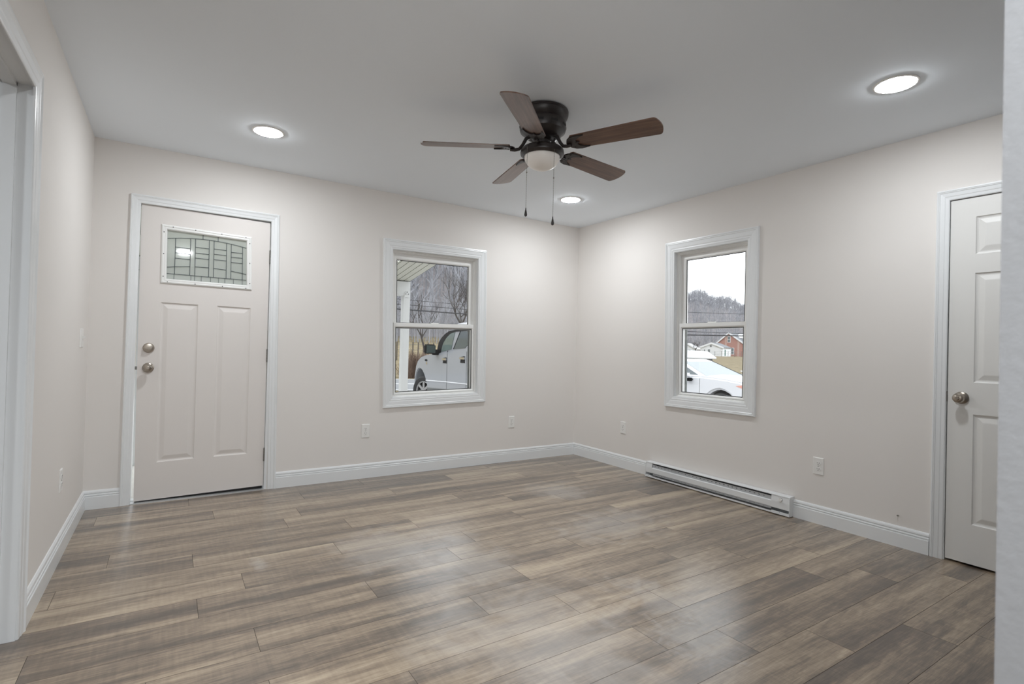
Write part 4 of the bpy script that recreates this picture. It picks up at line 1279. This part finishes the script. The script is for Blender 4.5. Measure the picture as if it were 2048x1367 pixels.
# ---- white poles lying in the grass
bm = bmesh.new(); p0, p1 = pol(56.6, 46, -0.28), pol(57.6, 45, -0.34)
tube(bm, [p0, p1], 0.05, 8)
tag(link('white_rail', bm, M['siding']), 'white rail lying low in the dry grass behind the white car', 'rail')
bm = bmesh.new(); p0, p1 = pol(56.85, 45, -0.47), pol(57.12, 45, 0.02)
tube(bm, [p0, p1], 0.035, 8)
tag(link('white_stick', bm, M['siding']), 'thin white stick leaning up out of the dry grass', 'stick')

# ---- roadside fence, guard rail
r = empty('wire_fence', pol(22.3, 34, 0), 'wire fence with thin posts on the grassy slope', 'fence')
pts = [pol(18.5 + 0.55 * k, 34 + 0.2 * k, 0) for k in range(12)]
for p in pts:
    hz = height(21, 34)
    bm = bmesh.new(); tube(bm, [(p.x, p.y, hz - 0.2), (p.x + random.uniform(-.04, .04), p.y, hz + 1.25)], 0.045, 6); link('fence_post', bm, M['wood_post'], r)
bm = bmesh.new()
for dz in (0.35, 0.75, 1.1):
    tube(bm, [p + Vector((0, 0, height(21, 34) + dz)) for p in pts], 0.012, 4)
link('fence_wire', bm, M['galv'], r)
r = empty('guard_rail', pol(17.5, 27, 0), 'grey steel guard rail across the road, left of the porch post', 'guard rail')
ga, gb = pol(12, 27.5), pol(20.6, 27.2)
bm = bmesh.new()
pr = [(0, 0.14), (0.05, 0.20), (0.0, 0.27), (0.0, 0.31), (0.05, 0.38), (0.0, 0.46)]
gd = (gb - ga).normalized(); gn = Vector((gd.y, -gd.x, 0))
a = [bm.verts.new(ga + gn * d + Vector((0, 0, z))) for d, z in pr + [(-0.02, 0.46), (-0.02, 0.14)]]
b = [bm.verts.new(gb + gn * d + Vector((0, 0, z))) for d, z in pr + [(-0.02, 0.46), (-0.02, 0.14)]]
for i in range(8): bm.faces.new((a[i], a[(i + 1) % 8], b[(i + 1) % 8], b[i]))
bm.faces.new(a); bm.faces.new(b)
link('rail', bm, M['galv'], r)
for k in range(4):
    p = ga + (gb - ga) * (0.1 + 0.29 * k) - gn * 0.06
    bm = bmesh.new(); box(bm, p.x - 0.05, p.x + 0.05, p.y - 0.05, p.y + 0.05, -0.6, 0.42); link('post', bm, M['wood_post'], r)

# ---- cables along the road
def cable(pts, rad, label):
    bm = bmesh.new()
    out = []
    pts = [Vector(p) for p in pts]
    for a, b in zip(pts, pts[1:]):
        for k in range(6): out.append(a.lerp(b, k / 6))
    out.append(pts[-1])
    tube(bm, out, rad, 6)
    tag(link('overhead_cable', bm, M['cable']), label, 'cable', 'overhead cables along the road')
A = lambda z0, z1, zb: [(-13.0, 26.6, z0 + 0.6), (5.05, 19.0, z0), (8.08, 17.64, z1), (19.74, 14.3, zb[0]), (21.34, 12.1, zb[1]), (33.86, -3.86, zb[1] + 0.4)]
cable(A(2.80, 2.67, (2.07, 2.06)), 0.028, 'thick dark overhead cable, lowest of the three along the road')
cable(A(3.03, 2.89, (2.26, 2.18)), 0.014, 'thin overhead cable just above the thickest one')
cable(A(3.26, 3.10, (3.3, 3.2)), 0.010, 'thinnest overhead cable, topmost of the three along the road')
for (x, y, lab) in ((-13.0, 26.8, 'wooden utility pole at the left end of the overhead cables'), (34.0, -4.0, 'wooden utility pole at the right end of the overhead cables')):
    bm = bmesh.new(); tube(bm, [(x, y, -0.8), (x, y, 6.5)], [0.14, 0.10], 10)
    tag(link('utility_pole', bm, M['wood_post'], smooth=True), lab, 'pole', 'utility poles carrying the cables')

# ---- trees
def grow(bm, p, d, ln, rad, depth, rng, spread=0.55, n=5, up=0.15):
    pts = [p]; q = p.copy(); dd = d.copy()
    segs = 4
    for i in range(segs):
        dd = (dd + Vector((rng.uniform(-1, 1), rng.uniform(-1, 1), rng.uniform(-0.6, 1))) * 0.16 + Vector((0, 0, up * 0.2))).normalized()
        q = q + dd * (ln / segs); pts.append(q.copy())
    tube(bm, pts, [rad * (1 - 0.14 * i) for i in range(segs + 1)], 4 if depth < 3 else 6, cap=False)
    if depth == 0: return
    for k in range(2 + (rng.random() > 0.4)):
        i = rng.choice((2, 3, 4)) if k else 4
        nd = (dd + Vector((rng.uniform(-1, 1), rng.uniform(-1, 1), rng.uniform(-0.25, 0.8))) * spread * 1.3).normalized()
        grow(bm, pts[i], nd, ln * rng.uniform(0.62, 0.85), rad * 0.60, depth - 1, rng, spread, n, up)
def tree(base, ht, rad, depth, seed, label, lean=(0, 0), spread=0.6, mt='bark_dark'):
    rng = random.Random(seed)
    r = empty('bare_tree', base, label, 'tree', 'bare trees outside the windows')
    bm = bmesh.new()
    d = Vector((lean[0], lean[1], 1)).normalized()
    top = base + d * ht
    tube(bm, [base - Vector((0, 0, 0.3)), base + d * ht * 0.5 + Vector((0.03, 0, 0)), top], [rad * 1.25, rad * 1.0, rad * 0.85], 8)
    link('trunk', bm, M[mt], r, smooth=True)
    bm = bmesh.new()
    for k in range(4):
        a = 2 * PI * k / 4 + rng.uniform(-.4, .4)
        nd = Vector((math.cos(a) * spread, math.sin(a) * spread, 1)).normalized()
        grow(bm, top - d * rng.uniform(0, ht * 0.2), nd, ht * 0.42, rad * 0.6, depth, rng, spread)
    link('branches', bm, M[mt], r)
tree(pol(27.55, 30, -0.25), 2.65, 0.10, 5, 11, 'bare tree with spreading dark branches behind the truck', spread=0.8)
tree(pol(24.1, 30.2, -0.3), 2.2, 0.06, 3, 5, 'thin leaning bare tree left of the truck cab', lean=(-0.22, 0.1), spread=0.5)
tree(pol(52.3, 150, 0.0), 2.2, 0.11, 4, 23, 'small bare tree left of the white outbuilding', spread=0.9)

# ---- the wooded hill: uncountable bare trees
def forest():
    rng = random.Random(3)
    V, Fc = [], []
    def strut(a, b, r0, r1):
        n0 = len(V)
        d = (b - a)
        if d.length < 1e-6: return
        d.normalize(); s = d.orthogonal().normalized(); t = d.cross(s)
        for p, rr in ((a, r0), (b, r1)):
            for k in range(3):
                c = 2 * PI * k / 3
                V.append(p + (s * math.cos(c) + t * math.sin(c)) * rr)
        for k in range(3):
            j = (k + 1) % 3
            Fc.append((n0 + k, n0 + j, n0 + 3 + j, n0 + 3 + k))
    def one(p, h):
        lean = Vector((rng.uniform(-.08, .08), rng.uniform(-.08, .08), 1))
        top = p + lean * h
        strut(p - Vector((0, 0, 0.5)), top, h * 0.014, h * 0.004)
        for k in range(9):
            f = rng.uniform(0.3, 0.95)
            a = p + lean * (h * f)
            an = rng.uniform(0, 2 * PI); ln = h * rng.uniform(0.18, 0.36) * (1.25 - f)
            b = a + Vector((math.cos(an) * 0.75, math.sin(an) * 0.75, rng.uniform(0.5, 1.3))) * ln
            strut(a, b, h * 0.006, h * 0.0025)
            for m_ in range(2):
                c = a.lerp(b, rng.uniform(0.4, 0.9)); an2 = an + rng.uniform(-1.2, 1.2)
                strut(c, c + Vector((math.cos(an2) * 0.6, math.sin(an2) * 0.6, rng.uniform(0.4, 1.2))) * ln * 0.5, h * 0.0035, h * 0.0018)
    n = 0
    for _ in range(1500):
        az = rng.uniform(13, 36); rr = 61 + 85 * rng.random() ** 0.8
        one(pol(az, rr, height(az, rr)), rng.uniform(6, 11))
    for _ in range(500):
        az = rng.uniform(13, 36); rr = rng.uniform(50, 64)
        one(pol(az, rr, height(az, rr)), rng.uniform(1.5, 5))
    for _ in range(2200):
        az = rng.uniform(47, 62); rr = rng.uniform(244, 348)
        one(pol(az, rr, height(az, rr)), rng.uniform(4.5, 8.5))
    for _ in range(1400):
        az = rng.uniform(47, 62); rr = rng.uniform(318, 350)
        one(pol(az, rr, height(az, rr)), rng.uniform(4.0, 7.5))
    me = bpy.data.meshes.new('hillside_woods')
    me.from_pydata([tuple(v) for v in V], [], Fc)
    me.materials.append(M['bark'])
    o = bpy.data.objects.new('hillside_woods', me); COL.objects.link(o)
    tag(o, 'grey bare winter woods covering the hillside', 'woods', kind='stuff')
forest()
def brush():
    rng = random.Random(9)
    bm = bmesh.new()
    for _ in range(260):
        az = max(21.3, rng.gauss(22.9, 0.45)) if rng.random() < 0.6 else rng.uniform(21.0, 24.4); rr = rng.uniform(25.9, 26.8)
        p = pol(az, rr, -0.5); h = rng.uniform(0.5, 1.6) * (1.0 if 22 < az < 24.4 else 0.55)
        for k in range(4):
            d = Vector((rng.uniform(-.5, .5), rng.uniform(-.5, .5), 1)) * h * rng.uniform(.6, 1)
            tube(bm, [p, p + d * 0.6 + Vector((rng.uniform(-.1, .1), 0, 0)), p + d], [0.018, 0.012, 0.006], 3, cap=False)
    tag(link('roadside_brush', bm, M['brush']), 'tangle of brown dry brush at the far edge of the road', 'brush', kind='stuff')
brush()
